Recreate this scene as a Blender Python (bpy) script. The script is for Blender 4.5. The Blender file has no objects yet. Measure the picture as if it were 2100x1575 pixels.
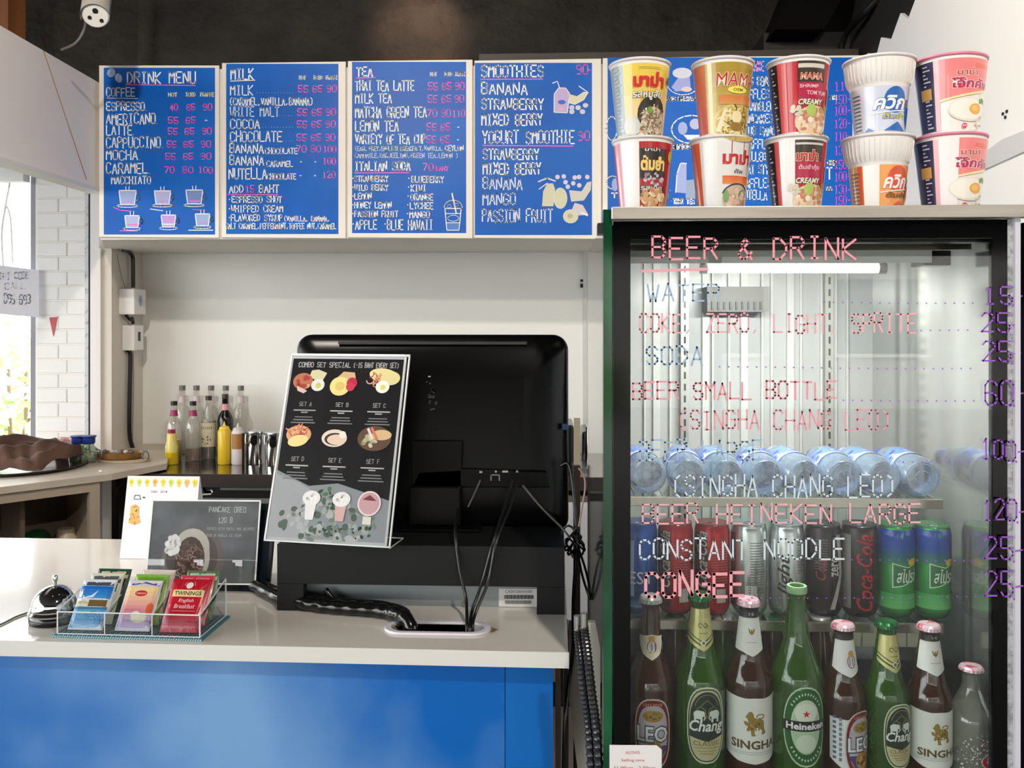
import bpy, bmesh, math, random
from mathutils import Vector, Matrix
from mathutils.geometry import tessellate_polygon
SC = bpy.context.scene
COL = SC.collection
R = math.radians
random.seed(7)

# ---------------------------------------------------------------- camera, sky, lights, exposure
EYE, YAW, FOC = 1.5, R(2.6), 1800.0
cam = bpy.data.objects.new('camera', bpy.data.cameras.new('camera'))
COL.objects.link(cam); SC.camera = cam
cam.location = (0, 0, EYE); cam.rotation_euler = (R(90), 0, YAW)
cam.data.sensor_fit = 'HORIZONTAL'; cam.data.sensor_width = 36
cam.data.lens = 36 * FOC / 2100; cam.data.shift_y = -132.5 / 2100
cam.data.clip_start = 0.05
SC.view_settings.view_transform = 'Standard'; SC.view_settings.look = 'None'
SC.view_settings.gamma = 1; SC.view_settings.use_curve_mapping = False
SC.view_settings.exposure = 0.85
SC.cycles.use_denoising = True
SC.cycles.max_bounces = 10; SC.cycles.diffuse_bounces = 4; SC.cycles.glossy_bounces = 4
SC.cycles.transparent_max_bounces = 24; SC.cycles.sample_clamp_indirect = 6
SC.cycles.caustics_reflective = False; SC.cycles.caustics_refractive = False

W = bpy.data.worlds.new('sky'); SC.world = W; W.use_nodes = True
bg = W.node_tree.nodes['Background']
bg.inputs[0].default_value = (1.0, 0.985, 0.965, 1); bg.inputs[1].default_value = 5.0    # white overcast sky

def area(name, loc, rot, sx, sy, power, color=(1, 1, 1), portal=False, spread=180):
    l = bpy.data.lights.new(name, 'AREA'); l.shape = 'RECTANGLE'; l.size = sx; l.size_y = sy
    l.energy = power; l.color = color; l.spread = R(spread)
    o = bpy.data.objects.new(name, l); COL.objects.link(o); o.location = loc; o.rotation_euler = rot
    if portal: l.cycles.is_portal = True
    return o
area('front_opening_portal', (0, -4.98, 1.15), (R(90), 0, 0), 7.8, 2.1, 1, portal=True)
area('window_portal', (-3.0, 3.78, 1.6), (R(-90), 0, 0), 2.2, 1.45, 1, portal=True)
area('added_window_portal', (-3.98, -1.0, 1.75), (0, R(-90), 0), 1.8, 7.0, 1, portal=True)

# ---------------------------------------------------------------- helpers
CA, SA = math.cos(YAW), math.sin(YAW)
def ray(px):
    dx = (px - 1050) / FOC
    return dx * CA - SA, dx * SA + CA
def P(px, py, Y):
    X, Yc = ray(px); k = Y / Yc
    return Vector((X * k, Y, EYE + (655 - py) / FOC * k))
def PZ(px, py, z):
    X, Yc = ray(px); k = (z - EYE) * FOC / (655 - py)
    return Vector((X * k, Yc * k, z))
def X_(px, Y): return P(px, 0, Y).x
def Z_(py, Y, px=1050): return P(px, py, Y).z
def lin(c):
    f = lambda v: (v / 255 / 12.92) if v / 255 <= 0.04045 else ((v / 255 + 0.055) / 1.055) ** 2.4
    return (f(c[0]), f(c[1]), f(c[2]), 1.0)

MATS = {}
def mat(name, c=(200, 200, 200), rough=0.5, metal=0.0, spec=0.5, noise=None, bump=None, coat=0, emit=None, trans=0):
    if name in MATS: return MATS[name]
    m = bpy.data.materials.new(name); m.use_nodes = True; nt = m.node_tree; b = nt.nodes['Principled BSDF']
    b.inputs['Base Color'].default_value = lin(c); b.inputs['Roughness'].default_value = rough
    b.inputs['Metallic'].default_value = metal; b.inputs['Specular IOR Level'].default_value = spec
    b.inputs['Coat Weight'].default_value = coat
    b.inputs['Transmission Weight'].default_value = trans
    if emit:
        b.inputs['Emission Color'].default_value = lin(emit[0]); b.inputs['Emission Strength'].default_value = emit[1]
    tc = nt.nodes.new('ShaderNodeTexCoord')
    if noise:       # (scale, second colour, low, high, stretch)
        n = nt.nodes.new('ShaderNodeTexNoise'); n.inputs['Scale'].default_value = noise[0]; n.inputs['Detail'].default_value = 5
        r = nt.nodes.new('ShaderNodeValToRGB'); r.color_ramp.elements[0].color = lin(c); r.color_ramp.elements[1].color = lin(noise[1])
        r.color_ramp.elements[0].position = noise[2]; r.color_ramp.elements[1].position = noise[3]
        mp = nt.nodes.new('ShaderNodeMapping'); mp.inputs['Scale'].default_value = noise[4] if len(noise) > 4 else (1, 1, 1)
        mp.inputs['Location'].default_value = noise[5] if len(noise) > 5 else (0, 0, 0)
        nt.links.new(tc.outputs['Object'], mp.inputs[0]); nt.links.new(mp.outputs[0], n.inputs['Vector'])
        nt.links.new(n.outputs['Fac'], r.inputs[0]); nt.links.new(r.outputs[0], b.inputs['Base Color'])
    if bump:        # (scale, strength, distance)
        n = nt.nodes.new('ShaderNodeTexNoise'); n.inputs['Scale'].default_value = bump[0]; n.inputs['Detail'].default_value = 6
        bp = nt.nodes.new('ShaderNodeBump'); bp.inputs['Strength'].default_value = bump[1]; bp.inputs['Distance'].default_value = bump[2]
        nt.links.new(tc.outputs['Object'], n.inputs['Vector']); nt.links.new(n.outputs['Fac'], bp.inputs['Height'])
        nt.links.new(bp.outputs[0], b.inputs['Normal'])
    MATS[name] = m; return m

def glass(name, tint=(255, 255, 255), boost=1.0, base=0.0, rough=0.0, body=None, bodyfac=0.0):
    """clear sheet: transparent body plus fresnel gloss; body = colour of the stained part"""
    if name in MATS: return MATS[name]
    m = bpy.data.materials.new(name); m.use_nodes = True; nt = m.node_tree
    nt.nodes.remove(nt.nodes['Principled BSDF']); out = nt.nodes['Material Output']
    t = nt.nodes.new('ShaderNodeBsdfTransparent'); t.inputs[0].default_value = lin(tint)
    g = nt.nodes.new('ShaderNodeBsdfGlossy'); g.inputs['Roughness'].default_value = rough
    f = nt.nodes.new('ShaderNodeFresnel'); f.inputs[0].default_value = 1.5
    mu = nt.nodes.new('ShaderNodeMath'); mu.operation = 'MULTIPLY_ADD'; mu.inputs[1].default_value = boost; mu.inputs[2].default_value = base
    mu.use_clamp = True
    nt.links.new(f.outputs[0], mu.inputs[0])
    ge = nt.nodes.new('ShaderNodeNewGeometry'); iv = nt.nodes.new('ShaderNodeMath'); iv.operation = 'SUBTRACT'; iv.inputs[0].default_value = 1
    m2 = nt.nodes.new('ShaderNodeMath'); m2.operation = 'MULTIPLY'; nt.links.new(ge.outputs['Backfacing'], iv.inputs[1])
    nt.links.new(mu.outputs[0], m2.inputs[0]); nt.links.new(iv.outputs[0], m2.inputs[1]); mu = m2
    mx = nt.nodes.new('ShaderNodeMixShader'); nt.links.new(mu.outputs[0], mx.inputs[0])
    src = t
    if body:
        p = nt.nodes.new('ShaderNodeBsdfPrincipled'); p.inputs['Base Color'].default_value = lin(body); p.inputs['Roughness'].default_value = 0.15
        mb = nt.nodes.new('ShaderNodeMixShader'); mb.inputs[0].default_value = bodyfac
        nt.links.new(t.outputs[0], mb.inputs[1]); nt.links.new(p.outputs[0], mb.inputs[2]); src = mb
    nt.links.new(src.outputs[0], mx.inputs[1]); nt.links.new(g.outputs[0], mx.inputs[2]); nt.links.new(mx.outputs[0], out.inputs[0])
    MATS[name] = m; return m

def print_mat(name, rough, coat=0.0, metal=0.0):
    m = bpy.data.materials.new(name); m.use_nodes = True; nt = m.node_tree; b = nt.nodes['Principled BSDF']
    a = nt.nodes.new('ShaderNodeAttribute'); a.attribute_name = 'ink'
    nt.links.new(a.outputs['Color'], b.inputs['Base Color']); b.inputs['Roughness'].default_value = rough
    b.inputs['Coat Weight'].default_value = coat; b.inputs['Metallic'].default_value = metal
    MATS[name] = m; return m
INK = print_mat('printed_ink', 0.45); INKG = print_mat('glossy_print', 0.28, 0.3); INKM = print_mat('foil_print', 0.3, 0.0, 0.45)

class MB:
    """collects geometry in world (or local) coordinates for one mesh object"""
    def __init__(s): s.v = []; s.f = []
    def add(s, vs, fs):
        n = len(s.v); s.v += [tuple(v) for v in vs]; s.f += [tuple(i + n for i in f) for f in fs]; return s
    def box(s, x0, x1, y0, y1, z0, z1):
        x0, x1 = min(x0, x1), max(x0, x1); y0, y1 = min(y0, y1), max(y0, y1); z0, z1 = min(z0, z1), max(z0, z1)
        return s.add([(x0,y0,z0),(x1,y0,z0),(x1,y1,z0),(x0,y1,z0),(x0,y0,z1),(x1,y0,z1),(x1,y1,z1),(x0,y1,z1)],
                     [(0,3,2,1),(4,5,6,7),(0,1,5,4),(1,2,6,5),(2,3,7,6),(3,0,4,7)])
    def hexa(s, b, t):   # two matching quads, bottom and top, counter-clockwise from above
        return s.add(list(b) + list(t), [(0,3,2,1),(4,5,6,7),(0,1,5,4),(1,2,6,5),(2,3,7,6),(3,0,4,7)])
    def slab(s, pts, d): # polygon extruded by vector d
        n = len(pts); d = Vector(d); p = [Vector(q) for q in pts]
        fs = [tuple(range(n)), tuple(range(2*n-1, n-1, -1))] + [(i, i+n, (i+1)%n+n, (i+1)%n) for i in range(n)]
        return s.add(p + [q + d for q in p], fs)
    def lathe(s, prof, c=(0,0,0), n=32, axis=None, a0=0, a1=2*math.pi, cap=True):
        full = abs(a1 - a0 - 2*math.pi) < 1e-6; m = n if full else n + 1; vs = []; fs = []
        c = Vector(c); M = (Vector((0,0,1)).rotation_difference(Vector(axis)).to_matrix() if axis else None)
        for r, z in prof:
            for i in range(m):
                a = a0 + (a1 - a0) * i / n; v = Vector((r*math.cos(a), r*math.sin(a), z))
                vs.append((M @ v if M else v) + c)
        for k in range(len(prof)-1):
            for i in range(n if full else n):
                j = (i+1) % m
                fs.append((k*m+i, k*m+j, (k+1)*m+j, (k+1)*m+i))
        if cap and full:
            if prof[0][0] > 1e-5: fs.append(tuple(range(m-1, -1, -1)))
            if prof[-1][0] > 1e-5: fs.append(tuple((len(prof)-1)*m + i for i in range(m)))
        return s.add(vs, fs)
    def cyl(s, a, b, r, n=16, r2=None):
        a, b = Vector(a), Vector(b); d = b - a
        return s.lathe([(r, 0), (r if r2 is None else r2, d.length)], a, n, d.normalized())
    def tube(s, pts, r, n=8, close=False):
        pts = [Vector(p) for p in pts]; m = len(pts); vs = []; fs = []
        up = None
        for i, p in enumerate(pts):
            t = (pts[(i+1) % m] - pts[i-1]) if close else (pts[min(i+1, m-1)] - pts[max(i-1, 0)])
            t.normalize()
            if up is None: up = t.orthogonal().normalized()
            up = (up - t * up.dot(t)).normalized(); w = t.cross(up)
            rr = r[i] if isinstance(r, (list, tuple)) else r
            for k in range(n):
                a = 2*math.pi*k/n; vs.append(p + up*(rr*math.cos(a)) + w*(rr*math.sin(a)))
        for i in range(m if close else m-1):
            j = (i+1) % m
            for k in range(n): l = (k+1) % n; fs.append((i*n+k, i*n+l, j*n+l, j*n+k))
        if not close: fs += [tuple(range(n-1, -1, -1)), tuple((m-1)*n+k for k in range(n))]
        return s.add(vs, fs)
    def ball(s, c, r, n=12, sz=1.0):
        return s.lathe([(r*math.sin(math.pi*k/8), -r*sz*math.cos(math.pi*k/8)) for k in range(9)], c, n, cap=False)

def smooth_path(pts, k=6):
    pts = [Vector(p) for p in pts]; out = []
    for i in range(len(pts)-1):
        p0, p1, p2, p3 = pts[max(i-1,0)], pts[i], pts[i+1], pts[min(i+2, len(pts)-1)]
        for j in range(k):
            t = j / k
            out.append(0.5*((2*p1) + (p2-p0)*t + (2*p0-5*p1+4*p2-p3)*t*t + (3*p1-p0-3*p2+p3)*t**3))
    return out + [pts[-1]]

def rootloc(p):
    l = Vector(p.location)
    while p.parent: p = p.parent; l += Vector(p.location)
    return l
def obj(name, mb, m, parent=None, smooth=None, bevel=0, bseg=2, label=None, local=False, stuff=False):
    """links an MB as one mesh object; world coordinates unless local=True"""
    vs = [Vector(v) for v in mb.v]
    off = Vector((0, 0, 0))
    if not local:
        if parent: off = rootloc(parent)
        else:
            lo = Vector([min(v[i] for v in vs) for i in range(3)]); hi = Vector([max(v[i] for v in vs) for i in range(3)])
            off = Vector(((lo.x+hi.x)/2, (lo.y+hi.y)/2, lo.z))
    me = bpy.data.meshes.new(name); me.from_pydata([v - off for v in vs], [], mb.f)
    b = bmesh.new(); b.from_mesh(me); bmesh.ops.recalc_face_normals(b, faces=b.faces); b.to_mesh(me); b.free()
    for x in (m if isinstance(m, (list, tuple)) else [m]): me.materials.append(x)
    o = bpy.data.objects.new(name, me); COL.objects.link(o)
    if parent: o.parent = parent
    elif not local: o.location = off
    if smooth:
        me.polygons.foreach_set('use_smooth', [True] * len(me.polygons))
        me.set_sharp_from_angle(angle=R(smooth))
    if bevel:
        bv = o.modifiers.new('bevel', 'BEVEL'); bv.width = bevel; bv.segments = bseg; bv.limit_method = 'ANGLE'; bv.angle_limit = R(40)
    if label: o['label'] = label
    if stuff: o['kind'] = 'stuff'
    return o
def thing(name, label, cat, loc, rz=0, group=None):
    o = bpy.data.objects.new(name, None); COL.objects.link(o); o.empty_display_size = 0.05
    o.location = loc; o.rotation_euler = (0, 0, rz); return tag(o, label, cat, group)
def tag(o, label, cat, group=None, kind=None):
    o['label'] = label; o['category'] = cat
    if group: o['group'] = group
    if kind: o['kind'] = kind
    return o
def struct(name, mb, m, parent=None, **k):
    o = obj(name, mb, m, parent, **k)
    if not parent: o['kind'] = 'structure'
    return o
def B(*a): return MB().box(*a)

# ---------------------------------------------------------------- printing: flat ink on real surfaces
G = {'A':'002640 1232','B':'00063645443303 3342413000','C':'4536160501103041','D':'00062644422000','E':'46060040 0333','F':'460600 0333',
'G':'45361605011030414323','H':'0600 4640 0343','I':'2620 1636 1030','J':'4641301001','K':'0600 460340','L':'060040','M':'0006234640','N':'00064046',
'O':'160501103041453616','P':'00063645443303','Q':'160501103041453616 2240','R':'00063645443303 2340','S':'453616050413334241301001','T':'0646 2620',
'U':'060110304146','V':'062046','W':'0610233046','X':'0640 4600','Y':'062346 2320','Z':'06460040','0':'160501103041453616','1':'152620 1030',
'2':'05163645440040','3':'0516364544334241301001','4':'3630 360242','5':'460603334241301001','6':'4536160501103041423303','7':'064610',
'8':'13040516364544331302011030414233','9':'43130405163645413010','-':'1333','.':'2021',',':'2110','(':'36151130',')':'16353110',
'&':'401415263502010 '.replace('020 ','02')+'01102042','*':'2333 2432','+':'1333 2224','/':'0046',"'":'2625'}
G['&'] = '401415263502011020 42'.replace(' ', '')
def rgb(c): return lin(c)
class Ink:
    """layers of coloured flat print on a surface given by S(u, v, off) -> point"""
    def __init__(s, S, du=None, lift=0.00025, step=0.00004, ax=0):
        s.ax = ax
        s.S = S; s.du = du; s.o = lift; s.step = step; s.v = []; s.f = []; s.c = []
    def lay(s): s.o += s.step
    def tri(s, a, b, c, col):
        if s.du:
            x = s.ax; e = max((abs(a[x]-b[x]), 0), (abs(b[x]-c[x]), 1), (abs(c[x]-a[x]), 2))
            if e[0] > s.du:
                if e[1] == 0: m = ((a[0]+b[0])/2, (a[1]+b[1])/2); s.tri(a, m, c, col); s.tri(m, b, c, col)
                elif e[1] == 1: m = ((b[0]+c[0])/2, (b[1]+c[1])/2); s.tri(a, b, m, col); s.tri(a, m, c, col)
                else: m = ((a[0]+c[0])/2, (a[1]+c[1])/2); s.tri(a, b, m, col); s.tri(m, b, c, col)
                return
        n = len(s.v); s.v += [s.S(p[0], p[1], s.o) for p in (a, b, c)]; s.f.append((n, n+1, n+2)); s.c.append(col)
    def poly(s, pts, col, lay=True):
        if lay: s.lay()
        col = rgb(col) if len(col) == 3 else col
        for t in tessellate_polygon([[Vector((p[0], p[1], 0)) for p in pts]]): s.tri(pts[t[0]], pts[t[1]], pts[t[2]], col)
    def rect(s, x0, y0, x1, y1, col, lay=True): s.poly([(x0,y0),(x1,y0),(x1,y1),(x0,y1)], col, lay)
    def grad(s, x0, y0, x1, y1, c0, c1, n=8):
        s.lay()
        for i in range(n):
            t = (i+.5)/n; c = [c0[k]+(c1[k]-c0[k])*t for k in range(3)]
            s.rect(x0, y0+(y1-y0)*i/n, x1, y0+(y1-y0)*(i+1)/n, c, False)
    def ell(s, cx, cy, rx, ry, col, n=20, rot=0, lay=True, a0=0, a1=360):
        k = [R(a0 + (a1-a0)*i/n) for i in range(n + (0 if a1-a0 == 360 else 1))]
        cr, sr = math.cos(R(rot)), math.sin(R(rot))
        s.poly([(cx + rx*math.cos(a)*cr - ry*math.sin(a)*sr, cy + rx*math.cos(a)*sr + ry*math.sin(a)*cr) for a in k], col, lay)
    def line(s, pts, w, col, lay=True, ends=0.5):
        if lay: s.lay()
        col = rgb(col) if len(col) == 3 else col
        for a, b in zip(pts, pts[1:]):
            d = Vector((b[0]-a[0], b[1]-a[1])); L = d.length
            if L < 1e-9: continue
            d /= L; n = Vector((-d.y, d.x)) * w/2; e = d * w * ends * 0.8
            q = [(a[0]-e.x-n.x, a[1]-e.y-n.y), (b[0]+e.x-n.x, b[1]+e.y-n.y), (b[0]+e.x+n.x, b[1]+e.y+n.y), (a[0]-e.x+n.x, a[1]-e.y+n.y)]
            s.tri(q[0], q[1], q[2], col); s.tri(q[0], q[2], q[3], col)
    def arc(s, cx, cy, rx, ry, a0, a1, w, col, n=16):
        s.line([(cx+rx*math.cos(R(a0+(a1-a0)*i/n)), cy+ry*math.sin(R(a0+(a1-a0)*i/n))) for i in range(n+1)], w, col)
    def hand(s, text, x0, y0, x1, y1, w, col, slant=0.0, jit=0.05, rise=0.0):
        """pen-stroke capitals fitted into the box x0..x1, y0 (foot) .. y1 (head)"""
        s.lay(); n = len(text); adv = (x1-x0)/(n - 0.28); gw = adv*0.72; h = y1-y0; rr = random.Random(hash(text) % 1000 if False else sum(map(ord, text)))
        for i, ch in enumerate(text.upper()):
            if ch == ' ': continue
            dy = rr.uniform(-jit, jit)*h + rise*(i/max(1, n-1)); sc = 1 + rr.uniform(-jit, jit)
            for st in G.get(ch, '').split():
                pts = [(x0 + i*adv + gw*int(st[k])/4 + slant*h*int(st[k+1])/6, y0 + dy + h*sc*int(st[k+1])/6) for k in range(0, len(st)-1, 2)]
                s.line(pts, w, col, False)
    def text(s, body, x0, y0, x1, y1, col, shear=0.0, bold=0.0, keep=False, arch=None):
        """typeset text fitted into a box"""
        s.lay(); vs, fs = font_mesh(body, shear, bold)
        if not vs: return
        lx, hx = min(v[0] for v in vs), max(v[0] for v in vs); ly, hy = min(v[1] for v in vs), max(v[1] for v in vs)
        kx = (x1-x0)/max(1e-6, hx-lx); ky = (y1-y0)/max(1e-6, hy-ly)
        if keep: kx = ky = min(kx, ky)
        f = lambda v: (x0 + (v[0]-lx)*kx, y0 + (v[1]-ly)*ky + (arch(x0 + (v[0]-lx)*kx) if arch else 0))
        c = rgb(col)
        for t in fs: s.tri(f(vs[t[0]]), f(vs[t[1]]), f(vs[t[2]]), c)
    def blobs(s, cx, cy, rx, ry, cols, n, r0, seed=1, squig=False):
        rr = random.Random(seed)
        for i in range(n):
            a = rr.uniform(0, 6.283); q = math.sqrt(rr.random()); x = cx+rx*q*math.cos(a); y = cy+ry*q*math.sin(a); c = rr.choice(cols)
            if squig:
                b = rr.uniform(0, 6.28); s.line([(x+r0*1.6*t*math.cos(b+t*.5), y+r0*1.6*t*math.sin(b+t*.5)) for t in (-1, -.3, .4, 1)], r0*.45, c, i % 8 == 0)
            else: s.ell(x, y, r0*rr.uniform(.5, 1.2), r0*rr.uniform(.4, 1), c, 8, rr.uniform(0, 180), i % 6 == 0)
    def done(s, name, parent, m=None, label=None, local=False):
        vs = s.v
        if parent and not local: off = rootloc(parent); vs = [Vector(v) - off for v in vs]
        me = bpy.data.meshes.new(name); me.from_pydata(vs, [], s.f)
        at = me.attributes.new('ink', 'FLOAT_COLOR', 'FACE')
        at.data.foreach_set('color', [x for c in s.c for x in c])
        me.materials.append(m or INK); o = bpy.data.objects.new(name, me); COL.objects.link(o); o.parent = parent
        if label: o['label'] = label
        return o
FONTS = {}
def font_mesh(body, shear=0.0, bold=0.0):
    k = (body, shear, bold)
    if k not in FONTS:
        cu = bpy.data.curves.new('t', 'FONT'); cu.body = body; cu.shear = shear; cu.offset = bold; cu.resolution_u = 2
        o = bpy.data.objects.new('t', cu); me = bpy.data.meshes.new_from_object(o); me.calc_loop_triangles()
        FONTS[k] = ([tuple(v.co) for v in me.vertices], [tuple(t.vertices) for t in me.loop_triangles])
        bpy.data.meshes.remove(me); bpy.data.objects.remove(o); bpy.data.curves.remove(cu)
    return FONTS[k]
def plane_px(Y):       # print laid out on the real plane at depth Y, u and v read off the photograph
    return lambda u, v, off: P(u, v, Y) + Vector((0, -off, 0))
def plane(O, U, V):    # print on a free plane, u along U, v along V
    O, U, V = Vector(O), Vector(U), Vector(V); N = U.cross(V).normalized()
    return lambda u, v, off: O + U*u + V*v + N*off
def wrap(c, rad, ref, turn=0.0):   # print round a turned body standing at c, facing -Y; u is arc length at radius ref
    c = Vector(c)
    def S(u, v, off):
        a = -math.pi/2 + turn + u/ref; r = rad(v) + off
        return Vector((c.x + r*math.cos(a), c.y + r*math.sin(a), c.z + v))
    return S
def prof_r(prof):
    def f(z):
        for (r0, z0), (r1, z1) in zip(prof, prof[1:]):
            if z1 > z0 and z0 <= z <= z1: return r0 + (r1-r0)*(z-z0)/(z1-z0)
        return prof[-1][0]
    return f

# shared materials
WHITE = mat('white_paint', (226, 224, 220), 0.55); BLACK = mat('black_plastic', (20, 20, 22), 0.35)
STEEL = mat('brushed_steel', (190, 188, 184), 0.28, 1.0, noise=(30, (165, 162, 158), .3, .7, (1, 1, 30)))
ACRYL = glass('clear_acrylic', (246, 248, 249), 1.0, 0.02); ACRYL_EDGE = mat('acrylic_edge', (232, 236, 238), 0.2)
RUBBER = mat('black_rubber', (16, 16, 17), 0.3)
# ---------------------------------------------------------------- the room
wall_w = mat('wall_white', (236, 236, 233), 0.6, bump=(40, 0.08, 0.002))
panel_w = mat('panel_offwhite', (240, 232, 226), 0.5)
dark = mat('black_rough_plaster', (30, 27, 24), 0.75, bump=(14, 0.7, 0.03), noise=(5, (58, 53, 47), .35, .8))
darks = mat('black_paint', (26, 24, 22), 0.6)
struct('floor', B(-4, 4, -5, 4.0, -0.05, 0), mat('grey_floor_tile', (96, 90, 84), 0.5, noise=(4, (112, 106, 98), .3, .7)))
struct('ceiling', B(-4.1, 4.1, -5.1, 4.1, 3.0, 3.1), darks)
NB = 3.95; MY = 3.24; PY = 3.69                                   # niche back wall, menu plane, window wall
ZB = Z_(489, MY, 700); ZT = Z_(131, MY, 700)
niL = X_(293, NB); 
struct('wall_back', B(niL - .05, 4, NB, NB + .1, 0, ZB + .02), wall_w)
struct('wall_upper', B(-1.9, 4, NB, NB + .1, ZB + .02, 3.0), dark)
struct('wall_upper_left', B(-4, -1.9, NB, NB + .1, 2.4, 3.0), dark)
struct('wall_left', MB().box(-4.1, -4, -5, 3.8, 0, .85).box(-4.1, -4, -5, 3.8, 2.65, 3).box(-4.1, -4, -5, -4.5, .85, 2.65).box(-4.1, -4, 2.5, 3.8, .85, 2.65), wall_w)
w2 = bpy.data.objects.new('added_side_window', None); COL.objects.link(w2); w2.location = (-4.05, -1, .85); w2['kind'] = 'structure'  # unseen window, added so side light reaches the right wall
fr2 = MB().box(-4.08, -4.02, -4.5, 2.5, .85, .9).box(-4.08, -4.02, -4.5, 2.5, 2.6, 2.65)
for y in (-4.47, -2.15, .15, 2.47): fr2.box(-4.08, -4.02, y - .03, y + .03, .85, 2.65)
obj('window_frame', fr2, WHITE, w2); obj('pane', B(-4.055, -4.049, -4.47, 2.47, .9, 2.6), glass('window_glass', (250, 252, 252), 1.0), w2)
# right wall: white paint up to a torn, jagged line, black above
XR = X_(1775, MY)
struct('wall_right', B(XR + .012, XR + .1, 0.9, NB, 0, 3.0), darks)
zs = [(0.9, 2.52), (1.6, 2.5), (2.2, 2.49), (2.62, 2.56), (2.66, 2.52), (2.71, 2.49), (2.80, 2.505), (2.86, 2.46), (2.92, 2.50), (3.0, 2.44), (3.09, 2.475), (3.14, 2.42), (3.22, 2.46), (3.3, 2.44), (NB, 2.42)]
pts = [(XR, 0.9, 0)] + [(XR, y, z) for y, z in zs] + [(XR, NB, 0)]
struct('trim_1', MB().slab(pts, (.012, 0, 0)), wall_w)
struct('wall_front_right', B(XR + .1, 4.1, 0.9, 1.0, 0, 3.0), wall_w)
struct('wall_east', B(4, 4.1, -5, 0.9, 0, 3.0), wall_w)
# shop front behind the viewer: posts and a header, open to the street
f = MB().box(-4.1, 4.1, -5.1, -5, 2.04, 3.0)
for x in (-4.05, -1.4, 1.4, 4.05): f.box(x - .05, x + .05, -5.1, -5, 0, 2.04)
struct('wall_shopfront', f, darks)
# street outside
pave = mat('street_paving', (120, 118, 116), 0.8)
struct('ground', B(-40, 40, -45, -5.1, -.2, -.06), pave)
struct('ground_side', B(-40, -4.15, -5.1, 4.06, -.2, -.06), pave)
struct('ground_rear', B(-40, 40, 4.06, 45, -.2, -.06), pave)

# the other side of the street, seen mirrored in the fridge door
sb = thing('street_building', 'pale low building across the street, seen only mirrored in glass', 'building', (2, -13, -.06))
obj('wall', B(-7, 12, -13.6, -13, -.06, 2.9), mat('pale_render', (196, 194, 188), .8), sb)
obj('roof', B(-7.3, 12.3, -13.9, -12.6, 2.9, 3.05), mat('roof_grey', (110, 108, 104), .8), sb)
for x in (-6, -3.4, -.6, 2.2, 5.0, 7.8, 10.2):
    w_ = obj('window', B(x, x + 1.5, -13.02, -12.98, .9, 2.2), mat('dark_window', (70, 74, 78), .2), sb)
    obj('window_sill', B(x - .08, x + 1.58, -13.0, -12.9, .84, .9), WHITE, w_)
tag(obj('street_hedge', MB().box(-3, 1.2, -12.4, -11.9, -.06, .75), mat('hedge_green', (84, 104, 62), .9, noise=(9, (130, 146, 96), .4, .6), bump=(20, .8, .05)), bevel=.05), 'clipped hedge across the street, seen only mirrored in glass', 'hedge')

# slanting pale grey strip and chip marks on the right wall, conduit by the ceiling
def right_wall_pt(px, py):
    X, Yc = ray(px); k = XR / X; return Vector((XR - .001, Yc * k, EYE + (655 - py) / FOC * k))
a = [right_wall_pt(*p) for p in ((2012, 320), (2060, 285), (2150, 250), (2150, 290), (2012, 352))]
struct('trim_2', MB().slab(a, (-.004, 0, 0)), mat('pale_grey_strip', (205, 205, 203), 0.5))
for (px, py) in ((2058, 233), (2063, 240), (2066, 228)):
    q = right_wall_pt(px, py); struct('trim_3', MB().box(q.x - .002, q.x, q.y - .004, q.y + .004, q.z - .004, q.z + .003), darks)

# bulkhead that carries the menu boards, its soffit is the niche ceiling
bx0, bx1 = X_(203, MY), XR
struct('wall_bulkhead', B(bx0, bx1, MY + .012, NB, ZB, ZT - .01), mat('bulkhead_white', (222, 219, 213), 0.55))
struct('trim_4', B(X_(980, MY), X_(1770, MY), MY + .05, MY + .2, ZT - .01, ZT + .045), mat('dark_brown_beam', (48, 40, 34), 0.5))
struct('trim_5', B(X_(1560, 3.5), X_(1800, 3.5), 3.45, 3.7, ZT + .05, ZT + .16), darks)
struct('trim_15', MB().slab([(bx0 + .001, MY + .02, ZB), (X_(236, PY) - .03, PY - .03, ZB), (niL - .03, NB, ZB), (bx0 + .001, NB, ZB)], (0, 0, .03)), mat('bulkhead_white', ()))
# air duct
d = MB().slab([P(1590, 60, 3.3), P(1690, 60, 3.3), P(1760, -60, 3.3), P(1640, -60, 3.3)], (0, .3, 0))
struct('trim_6', d, mat('black_metal', (5, 5, 5), 0.9, spec=.1))
tag(obj('conduit', MB().tube(smooth_path([P(1722, 118, 3.4), P(1735, 70, 3.35), P(1775, 25, 3.2), P(1830, -30, 3.1)]), .012), RUBBER),
    'black cable curving up from the beam to the ceiling beside the jagged white wall', 'cable')

# left side: fascia panel, wall piers, window, painted bricks
fx0, fx1 = X_(195, MY), X_(0, 2.62)
def fas(y0, y1, z0, z1, t0=0, t1=.02):
    f_ = lambda y: fx0 + (fx1 - fx0) * (y - MY) / (2.62 - MY)
    return MB().hexa([(f_(y0) - t1, y0, z0), (f_(y0) - t0, y0, z0), (f_(y1) - t0, y1, z0), (f_(y1) - t1, y1, z0)],
                     [(f_(y0) - t1, y0, z1), (f_(y0) - t0, y0, z1), (f_(y1) - t0, y1, z1), (f_(y1) - t1, y1, z1)])
zf0, zf1 = Z_(385, MY, 195), Z_(165, MY, 195)
struct('wall_fascia_left', fas(1.4, MY + .06, zf0, zf1), panel_w)
struct('trim_7', fas(1.4, MY + .06, zf0 - .014, zf0, -.012, .05), WHITE)
ya, yb = 2.80, 3.20
pa = P(85, 105, ya); pb = P(182, 372, yb)
f_ = lambda y: fx0 + (fx1 - fx0) * (y - MY) / (2.62 - MY)
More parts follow.
